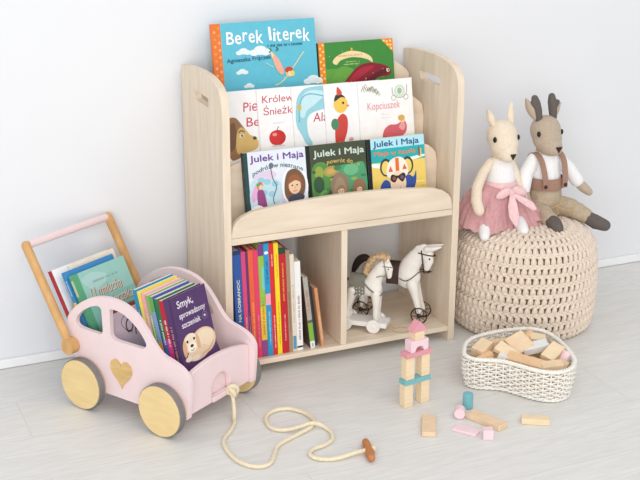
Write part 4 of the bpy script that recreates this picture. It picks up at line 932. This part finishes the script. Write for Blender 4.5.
# loose blocks on the floor
gL = 'loose blocks scattered on the floor'
def lie(lab, x, y, size, rz, m, shape='box', z=.0003): return blk(lab, (x, y, z), size, (0, 0, rz), m, gL, base=True, shape=shape)
lie('tan wooden block lying on the floor just before the tower', .3245, -.6875, (.030, .086, .0115), -29, block_tan)
lie('long wooden plank lying on the floor behind the small pink cube', .4535, -.7185, (.093, .031, .0125), -68.5, block_tan)
lie('teal cylinder block standing on the floor near the basket', .4535, -.6375, (.0235, .0235, .036), 0, block_teal, 'cyl')
lie('pale pink flat block lying on the floor beside the wooden plank', .391, -.7365, (.056, .028, .0065), -55, block_pink)
lie('pale pink cube sitting on the floor in front of the long plank', .4185, -.7805, (.0225, .0215, .022), -24, block_pink)
lie('wooden block lying alone on the floor in front of the basket', .5525, -.763, (.062, .024, .0135), -31, block_wood)
mb = MB().use(block_pink); ax = V(-.55, -.83, 0).normalized(); c = V(.4125, -.6715, .0130); mb.cyl(c-ax*.0125, c+ax*.0125, .0128, seg=8)
solo('toy_block', mb, 'pale pink faceted block leaning against the foot of the teal cylinder', 'toy block', gL, bevel=.001)
# heap in the basket
gB = 'blocks heaped in the wicker basket'
heap = [((.560, -.520, .074), (.046, .032, .026), (8, -14, 25), block_tan, 'box', 'tan rectangular block tilted at the basket corner nearest the bookcase'),
        ((.5465, -.5475, .060), (.026, .026, .052), (0, 84, 20), block_orange, 'cyl', 'orange brown cylinder at the narrow end of the basket'),
        ((.561, -.5785, .0555), (.036, .024, .022), (6, 10, -40), block_tan, 'box', 'small tan block against the front notch of the basket'),
        ((.590, -.5715, .0600), (.030, .028, .030), (20, 14, 30), block_white, 'box', 'white cube between tan blocks in the basket'),
        ((.603, -.5640, .0740), (.032, .060, .013), (22, -16, -28+52), block_wood, 'box', 'pale wooden block propped up near the middle of the basket heap'),
        ((.649, -.5400, .0780), (.056, .050, .017), (30, -12, 12), block_tan, 'box', 'largest tan board on top of the basket heap'),
        ((.622, -.4975, .0680), (.060, .030, .018), (-10, 6, 8), block_tan, 'box', 'tan board behind the largest one in the basket'),
        ((.7005, -.500, .0690), (.024, .024, .040), (0, 80, 35), block_orange, 'cyl', 'orange cylinder lying at the far side of the basket'),
        ((.7200, -.513, .0660), (.042, .030, .020), (10, 10, -20), block_wood, 'box', 'yellowish block beside the orange cylinder in the basket'),
        ((.6845, -.5555, .0690), (.066, .028, .018), (10, -6, -8), block_white, 'box', 'white block lying across the basket heap'),
        ((.7030, -.6030, .0680), (.056, .034, .024), (16, -18, 24), block_wood, 'box', 'pale block at the wide end of the basket heap'),
        ((.6240, -.6130, .0640), (.092, .030, .020), (16, 4, -52), block_orange, 'box', 'long orange tan plank along the front of the basket heap'),
        ((.6660, -.6560, .0640), (.050, .026, .020), (10, -6, -20), block_tan, 'box', 'tan block with dark end at the front of the basket heap'),
        ((.7250, -.6230, .0610), (.026, .026, .034), (0, 30, 0), block_pink, 'cyl', 'pale pink cylinder at the wide rim of the basket'),
        ((.7000, -.6500, .0580), (.030, .024, .020), (12, 10, 40), block_tan, 'box', 'small tan block beneath the pink cylinder in the basket')]
for c, s, r, m, sh, lab in heap: blk(lab, (c[0], c[1], c[2]+.006), s, r, m, gB, shape=sh)
low = [((.575, -.535), .012), ((.612, -.520), .05), ((.668, -.500), .02), ((.722, -.520), .06), ((.606, -.590), .0), ((.660, -.575), .03), ((.716, -.580), .0), ((.650, -.630), .04), ((.697, -.635), .0)]
for i, ((x, y), rz) in enumerate(low):
    blk('wooden block at the bottom of the basket, buried under the heap', (x, y, .0100), (.042, .038, .046), (0, 0, rz*300), block_tan if i % 2 else block_wood, gB, base=True)

# ================================================================== LIGHT AND CAMERA
wd = bpy.data.worlds.new('daylight'); sc.world = wd; wd.use_nodes = True
bg = wd.node_tree.nodes['Background']; bg.inputs['Color'].default_value = (.97, .985, 1.0, 1); bg.inputs['Strength'].default_value = .62
def area(name, loc, target, sx, sy, power, col):
    l = bpy.data.lights.new(name, 'AREA'); l.shape = 'RECTANGLE'; l.size = sx; l.size_y = sy; l.energy = power; l.color = col
    o = bpy.data.objects.new(name, l); COL.objects.link(o); o.location = loc
    o.rotation_euler = (Vector(target)-Vector(loc)).to_track_quat('-Z', 'Y').to_euler(); return o
area('window_light', (-1.85, -4.4, 1.45), (.25, -.2, .3), 3.2, 2.4, 100, (1.0, .99, .975))
area('fill_light', (.7, -2.3, 2.6), (.4, -.3, .2), 2.5, 1.6, 20, (1.0, .99, .98))  # added overhead fill that evens out the light, no actual lamp

cam = bpy.data.cameras.new('camera'); cam.sensor_fit = 'HORIZONTAL'; cam.sensor_width = 36; cam.lens = 1198.6/640*36; cam.clip_start = .05
co = bpy.data.objects.new('camera', cam); COL.objects.link(co); sc.camera = co
yaw, pitch, roll = 24.197, 18.765, .0989
co.matrix_world = T(-.8652, -2.749, 1.2412) @ R(-yaw, 'Z') @ R(90-pitch, 'X') @ R(roll, 'Z')
vs = sc.view_settings; vs.view_transform = 'Standard'; vs.look = 'None'; vs.gamma = 1; vs.use_curve_mapping = False; vs.exposure = 0.03
